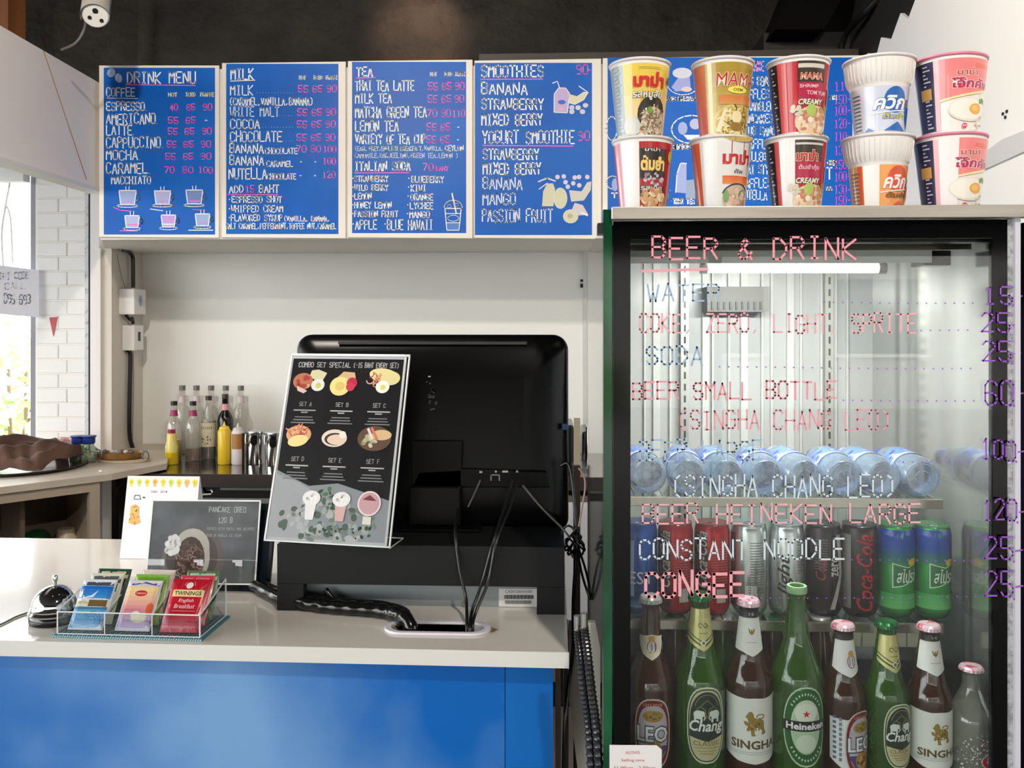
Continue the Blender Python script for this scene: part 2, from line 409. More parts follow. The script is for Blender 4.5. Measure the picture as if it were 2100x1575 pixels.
seam = MB().tube([(f_(2.87) + .001, 2.87, zf1 - .002), (f_(3.17) + .001, 3.17, zf0 + .02)], .0022, 5)
struct('trim_8', seam, mat('tan_seam', (165, 140, 118), 0.7))
# white lintel band below the fascia and window head

struct('trim_9', B(-4, X_(203, PY), PY - .02, PY + .1, Z_(349, PY, 60) + .05, 2.4), WHITE)
struct('trim_10', B(-4, X_(62, PY), PY - .05, PY + .0, Z_(375, PY, 60), Z_(340, PY, 60)), mat('pale_frame', (214, 216, 220), 0.4))
# jamb between bricks and niche
jx0, jx1 = X_(190, PY), X_(236, PY)
struct('trim_11', B(jx0, X_(208, PY), PY - .02, PY + .1, 0, 2.4), mat('jamb_white', (222, 220, 224), 0.5))
struct('trim_12', B(X_(208, PY), X_(217, PY), PY - .045, PY - .02, 0.9, ZB), WHITE)
struct('wall_niche_left', MB().slab([(X_(217, PY), PY - .03, 0), (X_(236, PY), PY - .03, 0), (niL, NB, 0), (X_(208, PY), NB, 0)], (0, 0, ZB)), mat('niche_side', (212, 204, 196), 0.55))
# painted brick pier, each brick its own piece
bp = struct('wall_brick_pier', B(X_(74, PY), X_(188, PY), PY - .004, PY + .14, .3, 2.36), WHITE)
bricks = [MB().box(-.5 * w, .5 * w, -.008, .045, -.5 * .058, .5 * .058) for w in (.105, .135)]
bm = mat('painted_brick', (226, 227, 229), 0.5, bump=(60, .35, .004))
meshes = []
for k, w in enumerate((1.0, 1.0)):
    o = obj('brick', bricks[k], bm, bp, local=True, bevel=.004); meshes.append(o)
course = .0630; x0 = X_(76, PY); x1 = X_(186, PY); wd = x1 - x0
z = .92; row = 0; first = [True, True]
while z < 2.30:
    cut = wd * (.42 if row % 2 else .58)
    for j, (xa, xb) in enumerate(((x0, x0 + cut), (x0 + cut, x1))):
        k = 0 if (xb - xa) < wd / 2 else 1; base = meshes[k]
        if first[k]: o = base; first[k] = False
        else: o = base.copy(); COL.objects.link(o); o.parent = bp
        sx = (xb - xa - .0025) / (.105, .135)[k]
        o.location = Vector(((xa + xb) / 2, PY + random.uniform(-.0015, .0015), z)) - rootloc(bp); o.scale = (sx, 1, 1)
    z += course; row += 1
struct('trim_13', B(X_(179, PY), X_(186, PY), PY - .02, PY - .008, .9, 2.3), mat('grey_corner_bead', (196, 199, 206), 0.5, noise=(50, (150, 152, 158), .55, .7)))
struct('trim_14', B(X_(186, PY), X_(190, PY), PY - .016, PY + .03, .9, 2.3), mat('dark_gap', (60, 62, 70), 0.7))
# window
wx1 = X_(70, PY)
w1 = bpy.data.objects.new('window_1', None); COL.objects.link(w1); w1.location = (wx1 - .6, PY + .05, .9); w1['kind'] = 'structure'
fm = mat('grey_window_frame', (120, 122, 132), 0.4)
obj('window_frame', MB().box(wx1 - .028, wx1, PY + .02, PY + .07, .9, 2.3).box(-3.9, wx1, PY + .02, PY + .07, .88, .92), fm, w1)
obj('pane', B(-3.9, wx1 - .02, PY + .04, PY + .046, .92, 2.3), glass('window_glass', (250, 252, 252), 1.0), w1)
struct('wall_below_window', B(-4, jx0, PY, PY + .1, 0, .88), WHITE)
# paper taped to the window, text seen through from the back
tp = P(-60, 650, PY); 
pp = thing('taped_paper', 'pale lilac paper sheet taped across the window glass and bricks', 'notice', (P(20, 650, PY - .03)))
obj('sheet', MB().slab([P(-90, 532, PY - .03), P(80, 554, PY - .03), P(80, 651, PY - .03), P(-90, 636, PY - .03)], (0, .001, 0)), mat('lilac_paper', (212, 212, 222), 0.7), pp)
k = Ink(plane_px(PY - .0305))
k.hand('CALL', 10, 592, 52, 579, 2, (196, 196, 212), 0, .1); k.hand('095-693', 8, 622, 62, 604, 2.4, (188, 188, 208), 0, .1); k.hand('WIFI CODE', -10, 572, 60, 559, 2, (180, 180, 200), 0, .1)
k.done('lettering', pp)
pn = MB().slab([P(101, 651, PY - .012), P(117, 650, PY - .012), P(109, 690, PY - .012)], (0, .002, 0))
tag(obj('pennant', pn, mat('faded_red_cloth', (190, 84, 92), 0.7)), 'small faded red pennant on the white painted bricks', 'pennant')
# greenery outside
leafm = mat('pale_leaves', (165, 190, 120), 0.7, noise=(3, (205, 215, 170), .4, .6))
lb = MB()
for i in range(1500):
    c = Vector((random.gauss(-4.6, .8), random.gauss(7.0, .5), random.uniform(-.05, 1.75) * random.uniform(.6, 1)))
    u = Vector((random.uniform(-1, 1), random.uniform(-1, 1), random.uniform(-1, 1))).normalized() * .06; w_ = u.orthogonal().normalized() * .035
    lb.add([c - u, c + w_, c + u, c - w_], [(0, 1, 2, 3)])
sh = thing('shrub', 'pale green shrub growing outside the left window', 'shrub', (-4.6, 7, -.06))
obj('foliage', lb, leafm, sh, stuff=True)
st = MB()
for i in range(7): st.tube([(-4.6 + random.uniform(-.3, .3), 7, -.06), (-4.6 + random.uniform(-.8, .8), 7 + random.uniform(-.3, .3), 1.1)], .015, 5)
obj('stem', st, mat('bark', (120, 100, 80), 0.8), sh)
# bare branch seen through the window
br = MB().tube(smooth_path([P(8, 560, 3.8), P(4, 480, 3.8), P(12, 420, 3.8), P(20, 375, 3.8), P(24, 330, 3.796)]), .005, 5).tube(smooth_path([P(12, 420, 3.8), P(22, 450, 3.8), P(26, 540, 3.8)]), .004, 5)
tag(obj('bare_branch', br, mat('grey_bark', (170, 168, 165), 0.8)), 'thin grey bare branch hanging outside the left window', 'branch')

# wooden post top left
tag(obj('wooden_post', B(X_(-30, 2.95), X_(35, 2.95), 2.9, 3.0, zf1 - .1, 2.999), mat('orange_brown_wood', (134, 82, 40), 0.5, noise=(12, (104, 60, 30), .35, .65, (1, 1, .15)))),
    'orange brown wooden post above the white fascia at top left', 'post')
# security camera
cc = P(196, 32, 2.7)
sc = thing('security_camera', 'white bullet security camera hanging from the black ceiling at top left', 'camera', cc)
ax = Vector((-.28, .62, .62)).normalized()
obj('camera_body', MB().lathe([(.0395, 0), (.041, .004), (.041, .13), (.034, .15)], cc, 28, ax), mat('camera_white', (200, 196, 188), 0.4), sc, smooth=40)
obj('lens_plate', MB().lathe([(.036, -.004), (.0375, -.001)], cc, 28, ax), mat('lens_plate_white', (235, 235, 232), 0.3), sc)
up = Vector((0, 0, 1)); up = (up - ax * up.dot(ax)).normalized(); rt = ax.cross(up)
for (a_, b_, r_) in ((0.0, .018, .0085), (-.017, -.006, .006), (.017, -.012, .006)):
    q = cc + up * b_ + rt * a_ - ax * .0045
    obj('lens', MB().lathe([(r_, -.002), (r_, 0)], q, 16, ax), BLACK, sc)
obj('sun_hood', MB().lathe([(.044, -.012), (.044, .12)], cc, 16, ax, math.pi * 1.02, math.pi * 1.98), mat('camera_white', ()), sc)
obj('bracket', MB().cyl(cc + ax * .14, Vector((cc.x - .04, cc.y + .15, 3.0)), .014), mat('camera_white', ()), sc)
obj('camera_cable', MB().tube(smooth_path([P(176, 40, 2.75), P(172, 62, 2.78), P(155, 88, 2.8), P(126, 102, 2.85)]), .004, 6), mat('grey_cable', (120, 118, 114), 0.5), sc)
# ceiling spotlights: one washes the black wall above the menus, others light the shop, the last is added for the right wall
def spot(name, loc, tgt, power, label, size=60, col=(1, .9, .78)):
    t = thing(name, label, 'spotlight', (loc[0], loc[1], 3.0), group=None)
    l = Vector(loc); d = (Vector(tgt) - l).normalized()
    obj('stem', MB().cyl(l, (l.x, l.y, 3.0), .01, 10), BLACK, t)
    obj('lamp_head', MB().lathe([(.045, 0), (.05, .005), (.05, .1), (.03, .13)], l - d * .1, 24, -d * -1 if False else d).lathe([(.02, 0)], l, 3, d, cap=False), BLACK, t, smooth=40)
    obj('bulb', MB().lathe([(.001, .034), (.036, .033), (.036, .03)], l, 20, d), mat('lit_bulb', (255, 240, 215), .4, emit=((255, 238, 210), 12)), t)
    lg = bpy.data.lights.new(name, 'SPOT'); lg.energy = power; lg.spot_size = R(size); lg.spot_blend = .6; lg.color = col; lg.shadow_soft_size = .04
    o = bpy.data.objects.new('spot_beam', lg); COL.objects.link(o); o.parent = t; o.location = l + d * .06 - Vector(t.location)
    o.rotation_euler = d.to_track_quat('-Z', 'Y').to_euler()
    return t
spot('ceiling_spotlight', (-.62, 3.55, 2.95), (-.60, 4.0, 2.80), 5, 'black ceiling spotlight washing the dark wall above the tea menu board', 70, (1, .62, .42))
spot('ceiling_spotlight', (-.9, .9, 2.85), (-.7, 3.9, 1.3), 70, 'black ceiling spotlight above the till counter', 90)
spot('ceiling_spotlight', (.55, -.2, 2.85), (.6, 1.9, 1.2), 60, 'black ceiling spotlight above the drinks fridge', 90)
spot('ceiling_spotlight', (-.3, 1.5, 2.85), (1.3, 2.3, 2.0), 55, 'added black ceiling spotlight out of view, brightening the white right hand wall', 95)  # extra lamp out of view, added to brighten the right wall
# ---------------------------------------------------------------- hand-lettered menu boards
PINK, WT, LB, YL = (244, 100, 206), (232, 238, 246), (190, 208, 236), (238, 240, 190)
poster_m = {}
def poster_mat(nm, lo, hi, z0, z1):
    m = bpy.data.materials.new(nm); m.use_nodes = True; nt = m.node_tree; b = nt.nodes['Principled BSDF']
    tc = nt.nodes.new('ShaderNodeTexCoord'); n = nt.nodes.new('ShaderNodeTexNoise'); n.inputs['Scale'].default_value = 3.0; n.inputs['Detail'].default_value = 3
    r = nt.nodes.new('ShaderNodeValToRGB'); r.color_ramp.elements[0].color = lin(lo); r.color_ramp.elements[1].color = lin(hi)
    r.color_ramp.elements[0].position = .4; r.color_ramp.elements[1].position = .75
    nt.links.new(tc.outputs['Object'], n.inputs['Vector']); nt.links.new(n.outputs['Fac'], r.inputs[0]); nt.links.new(r.outputs[0], b.inputs['Base Color'])
    b.inputs['Roughness'].default_value = .42; b.inputs['Specular IOR Level'].default_value = .25; return m
def board(px0, px1, y0, y1, bx, label, lo=(0, 90, 186), hi=(10, 106, 204), group='drink menu boards above the niche', trap=(0, 0)):
    t = thing('menu_board', label, 'menu board', P((px0+px1)/2, y1, MY), 0, group)
    pts = [P(px0, y1, MY), P(px1, y1 + 2, MY), P(px1, y0 + trap[1], MY), P(px0, y0 + trap[0], MY)]
    obj('backing_panel', MB().slab(pts, (0, .012, 0)), mat('board_white', (228, 224, 218), 0.4), t, bevel=.0015)
    a, b_, c, d = bx
    pts = [P(a, d, MY) - Vector((0, .0006, 0)), P(c, d, MY) - Vector((0, .0006, 0)), P(c, b_, MY) - Vector((0, .0006, 0)), P(a, b_, MY) - Vector((0, .0006, 0))]
    obj('poster', MB().slab(pts, (0, .0005, 0)), poster_mat('blue_poster', lo, hi, 0, 1), t)
    return t
def inkb(ox, oy, s):
    k = Ink(plane_px(MY), lift=.0010, step=.00003); k.M = lambda x, y: (ox + x / s, oy + y / s)
    def H(text, x0, y1, x1, y0, col=WT, w=1.7, jit=.05): k.hand(text, k.M(x0, 0)[0], k.M(0, y0)[1], k.M(x1, 0)[0], k.M(0, y1)[1], w * (1.3 if col != PINK else .95), col, 0, jit)
    def L(pts, w=1.4, col=WT): k.line([k.M(*p) for p in pts], w, col)
    def E(cx, cy, rx, ry, col, rot=0, n=14):
        c = k.M(cx, cy); k.ell(c[0], c[1], rx / s, ry / s, col, n, rot)
    def O(cx, cy, rx, ry, w=1.4, col=WT, a0=0, a1=360):
        c = k.M(cx, cy); k.arc(c[0], c[1], rx / s, ry / s, a0, a1, w, col)
    def PL(pts, col): k.poly([k.M(*p) for p in pts], col)
    return k, H, L, E, O, PL
# board 1: coffee
t = board(203, 449, 134, 486, (213, 139, 441, 481), 'blue coffee menu board headed drink menu, leftmost in the row')
k, H, L, E, O, PL = inkb(200, 120, 4.258)
H('DRINK MENU', 262, 118, 855, 215, WT, 2.1); L([(250, 228), (855, 236)], 1.6, PINK)
H('COFFEE', 80, 258, 325, 332); L([(80, 346), (350, 350)], 1.3)
for tx, x0, x1 in (('HOT', 620, 695), ('ICED', 770, 855), ('FRAPPE', 900, 1015)): H(tx, x0, 300, x1, 330, YL, 1.3)
rows = [('ESPRESSO', 410, 382, 456, ('40', 635, 700), ('65', 782, 850), ('90', 922, 1000)), ('AMERICANO', 505, 482, 570, ('55', 620, 705), ('65', 775, 855), ('-', 935, 965)),
        ('LATTE', 300, 582, 666, ('55', 618, 700), ('65', 765, 845), ('90', 915, 995)), ('CAPPUCCINO', 550, 688, 780, ('55', 610, 690), ('65', 755, 838), ('90', 905, 990)),
        ('MOCHA', 350, 802, 886, ('55', 597, 680), ('65', 752, 835), ('90', 905, 992)), ('CARAMEL', 435, 912, 1004, ('70', 590, 670), ('80', 745, 835), ('100', 885, 1005))]
for tx, x1, ya_, yb_, *ps in rows:
    H(tx, 80, ya_, x1, yb_, WT, 1.9)
    for p_, xa, xb in ps: H(p_, xa, yb_ - 56, xb, yb_ - 4, PINK if p_ != '-' else LB, 1.8)
    L([(x1 + 10 + i * 14, yb_) for i in range(0, 2)], .6, LB)
H('MACCHIATO', 125, 1030, 465, 1094, WT, 1.7)
E(122, 125, 36, 40, (176, 190, 226), 20); E(186, 172, 30, 42, (176, 190, 226), -20); L([(105, 150), (140, 100)], 1.1, (120, 140, 200)); L([(175, 205), (196, 140)], 1.1, (120, 140, 200))
def mug(cx, cy, s_=1.0, fill=(150, 170, 220), sub=PINK):
    w = 75 * s_; h = 62 * s_
    PL([(cx - w, cy - h), (cx + w, cy - h), (cx + w * .8, cy + h), (cx - w * .8, cy + h)], fill)
    L([(cx - w, cy - h), (cx - w * .8, cy + h), (cx + w * .8, cy + h), (cx + w, cy - h), (cx - w, cy - h)], 1.9)
    O(cx + w * 1.12, cy - 4, 24 * s_, 28 * s_, 1.7, WT, -100, 100); O(cx, cy + h + 10, w * 1.25, 13, 1.6)
    L([(cx - 40, cy + h - 25), (cx + 42, cy + h - 25)], 2.2, sub); L([(cx - 14, cy - h - 8), (cx - 16, cy - h - 34)], 1.6); L([(cx + 12, cy - h - 8), (cx + 14, cy - h - 36)], 1.6)
mug(265, 1215); mug(570, 1215, .95, (170, 170, 220), (190, 140, 220)); mug(848, 1210, .98, (110, 130, 190))
mug(305, 1425, .85, (170, 180, 225)); mug(622, 1420, .85, (190, 150, 220), WT); mug(920, 1410, .85, (150, 170, 215), (200, 120, 210))
L([(145, 1300), (200, 1325), (300, 1335)], 1.6, PINK); L([(465, 1315), (575, 1330)], 1.6); L([(835, 1320), (920, 1325)], 1.2, PINK); L([(200, 1505), (350, 1510)], 1.3, PINK); L([(800, 1500), (1010, 1500)], 1.8)
k.done('chalk_lettering', t)
# board 2: milk
t = board(455, 709, 126, 487, (464, 131, 694, 480), 'blue milk and chocolate menu board, second from the left', trap=(3, 0))
k, H, L, E, O, PL = inkb(450, 120, 4.258)
H('MILK', 102, 92, 295, 180, WT, 2.1); L([(98, 198), (312, 190)], 1.5)
for tx, x0, x1 in (('HOT', 698, 752), ('ICED', 820, 900), ('FRAPPE', 932, 1028)): H(tx, x0, 152, x1, 182, WT, 1.4)
H('MILK', 98, 238, 290, 318); H('(CARAMEL,VANILLA,BANANA)', 92, 345, 815, 408, WT, 1.5)
for tx, x0, x1, ya_, yb_, ps in (('', 0, 0, 0, 300, ('55', '65', '90')), ('WHITE MALT', 95, 520, 425, 505, ('55', '65', '90')), ('COCOA', 98, 350, 532, 610, ('55', '65', '90')),
        ('CHOCOLATE', 98, 545, 635, 725, ('55', '65', '90')), ('BANANA', 92, 385, 748, 825, ('70', '80', '100')), ('BANANA', 92, 388, 850, 930, ('-', '-', '100')), ('NUTELLA', 85, 412, 960, 1050, ('-', '-', '120'))):
    if tx: H(tx, x0, ya_, x1, yb_, WT if tx != 'WHITE MALT' else LB, 1.8)
    for j, p_ in enumerate(ps):
        xc = (732, 858, 980)[j] - (yb_ - 300) * .03; wd_ = 10 if p_ == '-' else (42 if len(p_) == 2 else 54)
        H(p_, xc - wd_, yb_ - 62 if p_ != '-' else yb_ - 50, xc + wd_, yb_ - 6, PINK if p_ != '-' else LB, 1.8)
H('CHOCOLATE', 402, 782, 680, 832, WT, 1.5); H('CARAMEL', 415, 895, 640, 945, WT, 1.5); H('CHOCOLATE', 420, 1005, 668, 1055, WT, 1.5)
for y_, xa in ((500, 530), (600, 380), (722, 560), (300, 330)):
    for i in range(int((680 - xa) / 26)): E(xa + i * 26, y_, 3, 3, LB, n=5)
H('ADD', 90, 1110, 210, 1172); H('15', 232, 1108, 305, 1168, PINK, 1.9); H('BAHT', 350, 1105, 520, 1170); L([(78, 1188), (515, 1190)], 1.4, PINK)
H('ESPRESSO SHOT', 112, 1205, 545, 1258, WT, 1.6); H('WHIPPED CREAM', 108, 1285, 555, 1340, WT, 1.5); H('FLAVORED SYRUP', 105, 1365, 550, 1418, WT, 1.5)
H('(VANILLA, BANANA,', 568, 1378, 965, 1422, WT, 1.3); H('SALT CARAMEL,PEPPERMINT,TOFFEE NUT,CARAMEL', 60, 1440, 1018, 1488, WT, 1.3)
for y_ in (1232, 1312, 1390): E(90, y_, 6, 6, WT, n=6)
k.done('chalk_lettering', t)
# board 3: tea
t = board(713, 969, 122, 487, (722, 127, 956, 478), 'blue tea and Italian soda menu board, third from the left', trap=(3, 0))
k, H, L, E, O, PL = inkb(710, 120, 4.258)
H('TEA', 92, 78, 228, 155, WT, 2.1); L([(92, 172), (255, 165)], 1.5, PINK)
for tx, x0, x1 in (('HOT', 735, 790), ('ICED', 855, 925), ('FRAPPE', 955, 1040)): H(tx, x0, 122, x1, 152, WT, 1.4)
for tx, x1, ya_, yb_, ps in (('THAI TEA LATTE', 592, 195, 280, ('55', '65', '90')), ('MILK TEA', 395, 310, 390, ('55', '65', '90')), ('MATCHA GREEN TEA', 700, 425, 515, ('70', '90', '110')),
        ('LEMON TEA', 455, 545, 635, ('55', '65', '-')), ('VARIETY OF TEA CUP', 690, 665, 745, ('55', '65', '-'))):
    H(tx, 82, ya_, x1, yb_, WT, 1.8)
    for j, p_ in enumerate(ps):
        xc = (758, 878, 990)[j] - (yb_ - 280) * .03; wd_ = 10 if p_ == '-' else (40 if len(p_) == 2 else 52)
        H(p_, xc - wd_, yb_ - 66, xc + wd_, yb_ - 6, PINK if p_ != '-' else LB, 1.8)
H('(EARL GREY,ENGLISH BREAKFAST,VANILLA,', 78, 768, 845, 805, LB, 1.2); H('CEYLON', 865, 760, 1022, 805, WT, 1.4)
H('CAMOMILE,DARJEELING,GREEN TEA,LEMON )', 78, 828, 975, 868, LB, 1.2)
H('ITALIAN SODA', 78, 905, 558, 980, WT, 2.0); L([(75, 1000), (550, 998)], 1.6, PINK); H('70', 672, 920, 760, 980, PINK, 2); H('BAHT', 785, 945, 890, 980, PINK, 1.6)
for i, (a_, b_) in enumerate((('STRAWBERRY', 'BLUEBERRY'), ('WILD BERRY', 'KIWI'), ('LEMON', 'ORANGE'), ('HONEY LEMON', 'LYCHEE'), ('PASSION FRUIT', 'MANGO'))):
    y_ = 1025 + i * 77; H(a_, 75, y_, 75 + 29 * len(a_), y_ + 50, WT, 1.5); H(b_, 572 - i * 4, y_ + 4, 572 + 31 * len(b_), y_ + 58, WT, 1.5); E(60, y_ + 22, 6, 6, WT, n=6); E(548 - i * 3, y_ + 22, 6, 6, WT, n=6)
H('APPLE', 82, 1415, 268, 1490, WT, 1.6); H('BLUE HAWAII', 360, 1412, 755, 1495, WT, 1.6); E(62, 1445, 6, 6, WT, n=6); E(340, 1445, 6, 6, WT, n=6)
L([(862, 1310), (880, 1500), (985, 1500), (1005, 1310), (862, 1310)], 1.8); O(935, 1300, 78, 62, 1.8, WT, 180, 360); L([(925, 1180), (962, 1355)], 2.6); L([(868, 1355), (1002, 1355)], 1.6); L([(872, 1435), (995, 1435)], 1.6); O(935, 1395, 48, 26, 1.3); PL([(880, 1440), (986, 1440), (980, 1495), (885, 1495)], (70, 120, 200)); O(900, 1290, 18, 14, 1.2); O(960, 1280, 20, 14, 1.2)
k.done('chalk_lettering', t)
# board 4: smoothies
t = board(973, 1233, 122, 488, (974, 129, 1214, 482), 'blue smoothies menu board with fruit drawings, fourth from the left', trap=(2, -2))
k, H, L, E, O, PL = inkb(960, 120, 4.256)
H('SMOOTHIES', 118, 62, 655, 160, WT, 2.3); L([(112, 182), (650, 180)], 1.7, PINK); H('90', 945, 60, 1045, 138, PINK, 2.2); H('-', 1045, 60, 1070, 138, PINK, 2)
for tx, x0, x1, ya_, yb_ in (('BANANA', 118, 515, 215, 312), ('STRAWBERRY', 120, 655, 352, 442), ('MIXED BERRY', 120, 645, 485, 580), ('YOGURT SMOOTHIE', 128, 925, 632, 740), ('STRAWBERRY', 132, 615, 790, 880),
        ('MIXED BERRY', 132, 632, 912, 1008), ('BANANA', 130, 470, 1042, 1140), ('MANGO', 130, 412, 1180, 1275), ('PASSION FRUIT', 125, 735, 1318, 1425)): H(tx, x0, ya_, x1, yb_, WT if yb_ < 1020 else (205, 216, 238), 2.1)
L([(128, 760), (915, 765)], 1.7, PINK); H('90', 960, 640, 1060, 718, PINK, 2.2)
PL([(750, 470), (752, 310), (790, 262), (850, 262), (888, 310), (865, 475)], (186, 168, 214)); L([(750, 470), (752, 310), (790, 258), (850, 258), (888, 310), (865, 475), (750, 470)], 1.7); L([(738, 215), (780, 200), (798, 258)], 1.9)
E(818, 382, 34, 20, (40, 96, 180)); E(810, 440, 26, 12, (220, 170, 200))
PL([(878, 310), (950, 330), (1010, 290), (1040, 300), (1000, 370), (930, 400), (885, 385)], (214, 210, 186)); L([(968, 242), (1050, 300), (1015, 300)], 1.8); L([(880, 385), (930, 402), (1010, 360), (1045, 300)], 1.6)
for (a_, b_) in ((905, 430), (905, 465), (960, 430), (998, 465), (1025, 410)): E(a_, b_, 22, 20, (206, 204, 232)); O(a_, b_, 22, 20, 1)
PL([(645, 1290), (655, 1160), (690, 1092), (740, 1090), (760, 1140), (745, 1290)], (206, 206, 180)); E(805, 1220, 58, 90, (208, 208, 178), 0); L([(615, 1075), (690, 1045), (760, 1070)], 3, (200, 210, 230)); L([(620, 1140), (690, 1090)], 2.2, (200, 210, 230))
O(805, 1220, 58, 90, 1.2); PL([(880, 1150), (990, 1160), (1040, 1080), (1075, 1075), (1070, 1150), (1010, 1240), (900, 1250)], (205, 205, 196)); PL([(930, 1260), (1000, 1280), (1050, 1365), (960, 1370), (900, 1330)], (206, 196, 206)); E(895, 1378, 68, 62, (208, 206, 182)); E(890, 1375, 24, 20, (176, 170, 140)); L([(985, 1345), (1040, 1370)], 3)
for (a_, b_) in ((780, 1035), (835, 1030), (850, 1080), (870, 1120), (918, 1090), (930, 1040), (968, 1035), (970, 1108), (1040, 1035)): E(a_, b_, 20, 20, (210, 206, 232))
k.done('chalk_lettering', t)
# board 5: food board behind the noodle cups
t = board(1236, 1772, 113, 488, (1246, 118, 1748, 484), 'wide blue food menu board behind the instant noodle cups', group=None, lo=(0, 90, 186), hi=(4, 100, 196), trap=(6, 0))
k, H, L, E, O, PL = inkb(1230, 90, 4.5)
O(770, 360, 150, 110, 1.8, WT, 20, 200); PL([(660, 400), (740, 290), (830, 300), (840, 430), (700, 440)], (150, 160, 216)); E(760, 270, 90, 50, (200, 206, 226)); E(800, 420, 50, 24, (214, 196, 196)); H('CLASSIC BREAKFAST', 560, 490, 900, 525, WT, 1.7)
O(850, 790, 190, 130, 2.2, WT); E(765, 780, 44, 60, (150, 166, 216)); E(880, 740, 52, 50, (176, 180, 214)); PL([(770, 840), (950, 840), (900, 885), (810, 885)], (214, 224, 240)); H('BENEDICT', 680, 930, 860, 970, WT, 2)
PL([(700, 1370), (715, 1200), (745, 1100), (800, 1110), (800, 1380)], (150, 166, 220)); PL([(790, 1420), (800, 1260), (880, 1250), (880, 1430)], (140, 160, 190)); L([(700, 1370), (712, 1200), (745, 1100), (800, 1105)], 2); H('THAI TEA', 680, 1430, 870, 1475, WT, 2); O(660, 1400, 30, 50, 1.8, WT, 90, 250)
O(110, 780, 50, 110, 2); O(120, 1280, 60, 60, 2); E(140, 1300, 30, 60, (150, 166, 216)); H('T', 110, 1380, 160, 1420, WT, 2)
for tx, x0, x1, y_ in (('PANCAKE', 1300, 1512, 170), ('EGG BENEDICT', 1330, 1690, 302), ('WAFFLES', 1300, 1560, 424), ('SCRAMBLED', 1295, 1600, 535), ('PANCAKES', 1305, 1590, 650), ('CLUB SANDWICH', 1300, 1760, 765), ('WAFFLE', 1335, 1570, 885),
        ('GRILLED CHEESE', 1300, 1770, 1000), ('THAI STYLE', 1300, 1620, 1120), ('WAFFLES', 1300, 1580, 1245), ('NUTELLA BANANA', 1300, 1790, 1355)): H(tx, x0, y_, x1, y_ + 82, LB if y_ > 180 else (206, 150, 226), 2.0)
for tx, y_ in (('110', 355), ('150-', 480), ('100-', 580), ('120-', 700), ('110-', 820), ('130-', 950), ('150-', 1080), ('100-', 1190), ('130-', 1310), ('150-', 1410)):
    H(tx, 2168, y_ - 6, 2312, y_ + 76, (220, 84, 226), 1.25)
H('& THE', 2110, 480, 2185, 515, WT, 1.6); H('CHES', 2100, 1080, 2180, 1120, WT, 1.8); H('T', 2095, 1150, 2140, 1250, WT, 2.2); H('NANA', 2090, 1320, 2140, 1350, WT, 1.4)
k.done('chalk_lettering', t)
# ---------------------------------------------------------------- glass-door drinks fridge
FY = 1.28
def fx(px, Y=FY): return P(px, 0, Y).x
def fz(py, Y=FY, px=1650): return P(px, py, Y).z
FL, FR = fx(1237), fx(2100) + .02
Ztop = fz(430, FY, 1240); BK = 1.84
fr = thing('drinks_fridge', 'tall black glass door drinks fridge with pink and purple handwritten price list', 'fridge', ((FL+FR)/2, (FY+BK)/2, 0))
blk = mat('fridge_black', (14, 14, 15), 0.25); liner = mat('fridge_liner', (178, 180, 178), 0.25); inst = mat('polished_inner_steel', (205, 206, 204), 0.12, 0.85)
gx = fx(1255)
obj('side_panel', MB().box(FL, gx - .004, FY + .03, BK, .1, Ztop - .02), mat('side_glass_mirror', (176, 182, 180), 0.06, 0.95), fr)
obj('green_glass_edge', MB().box(FL, gx, FY - .002, FY + .03, .1, Ztop), mat('green_glass_edge', (12, 62, 38), 0.08, noise=(7, (36, 118, 76), .5, .75, (1, 1, .5))), fr, label='dark green glass edge')
obj('side_panel', MB().box(FR - .012, FR, FY, BK, .1, Ztop - .02), mat('navy_black', (18, 17, 34), 0.3), fr)
obj('back_panel', MB().box(gx, FR - .012, BK - .02, BK, .1, Ztop - .02), liner, fr)
ix0, ix1 = fx(1256) + .004, fx(2044)
zi0, zi1 = 0.807, fz(492)
# ribs of the back wall, lit and standing proud
rb = MB()
x = ix0 + .03; i = 0
while x < ix1 - .03:
    rb.box(x, x + (.004 if i % 3 else .014), BK - .028, BK - .02, zi0, zi1 + .03); x += (.026, .041, .019, .033)[i % 4]; i += 1
obj('back_ribs', rb, mat('rib_grey', (200, 201, 198), 0.3), fr)
obj('inner_wall', MB().box(ix0 - .004, ix0, FY + .03, BK - .02, zi0, Ztop - .03), inst, fr)
obj('inner_wall', MB().box(ix1 + .02, ix1 + .024, FY + .03, BK - .02, zi0, Ztop - .03), inst, fr)
obj('inner_floor', MB().box(gx, FR - .012, FY + .03, BK - .02, zi0 - .02, zi0), mat('dark_navy_floor', (16, 18, 34), 0.2), fr)
obj('machine_housing', MB().box(gx, FR - .012, FY + .01, BK - .02, .1, zi0 - .02), blk, fr)
obj('ceiling_panel', MB().box(gx, FR - .012, FY + .03, BK - .02, zi1 + .035, zi1 + .045), blk, fr)
hd = MB().box(gx, FR - .012, FY + .024, FY + .05, zi1 - .002, Ztop - .02)
obj('header', hd, blk, fr)
obj('foot', MB().box(FL + .03, FL + .07, FY + .04, FY + .08, 0, .1), BLACK, fr); obj('foot', MB().box(FR - .07, FR - .03, FY + .04, FY + .08, 0, .1), BLACK, fr)
obj('foot', MB().box(FL + .03, FL + .07, BK - .08, BK - .04, 0, .1), BLACK, fr); obj('foot', MB().box(FR - .07, FR - .03, BK - .08, BK - .04, 0, .1), BLACK, fr)
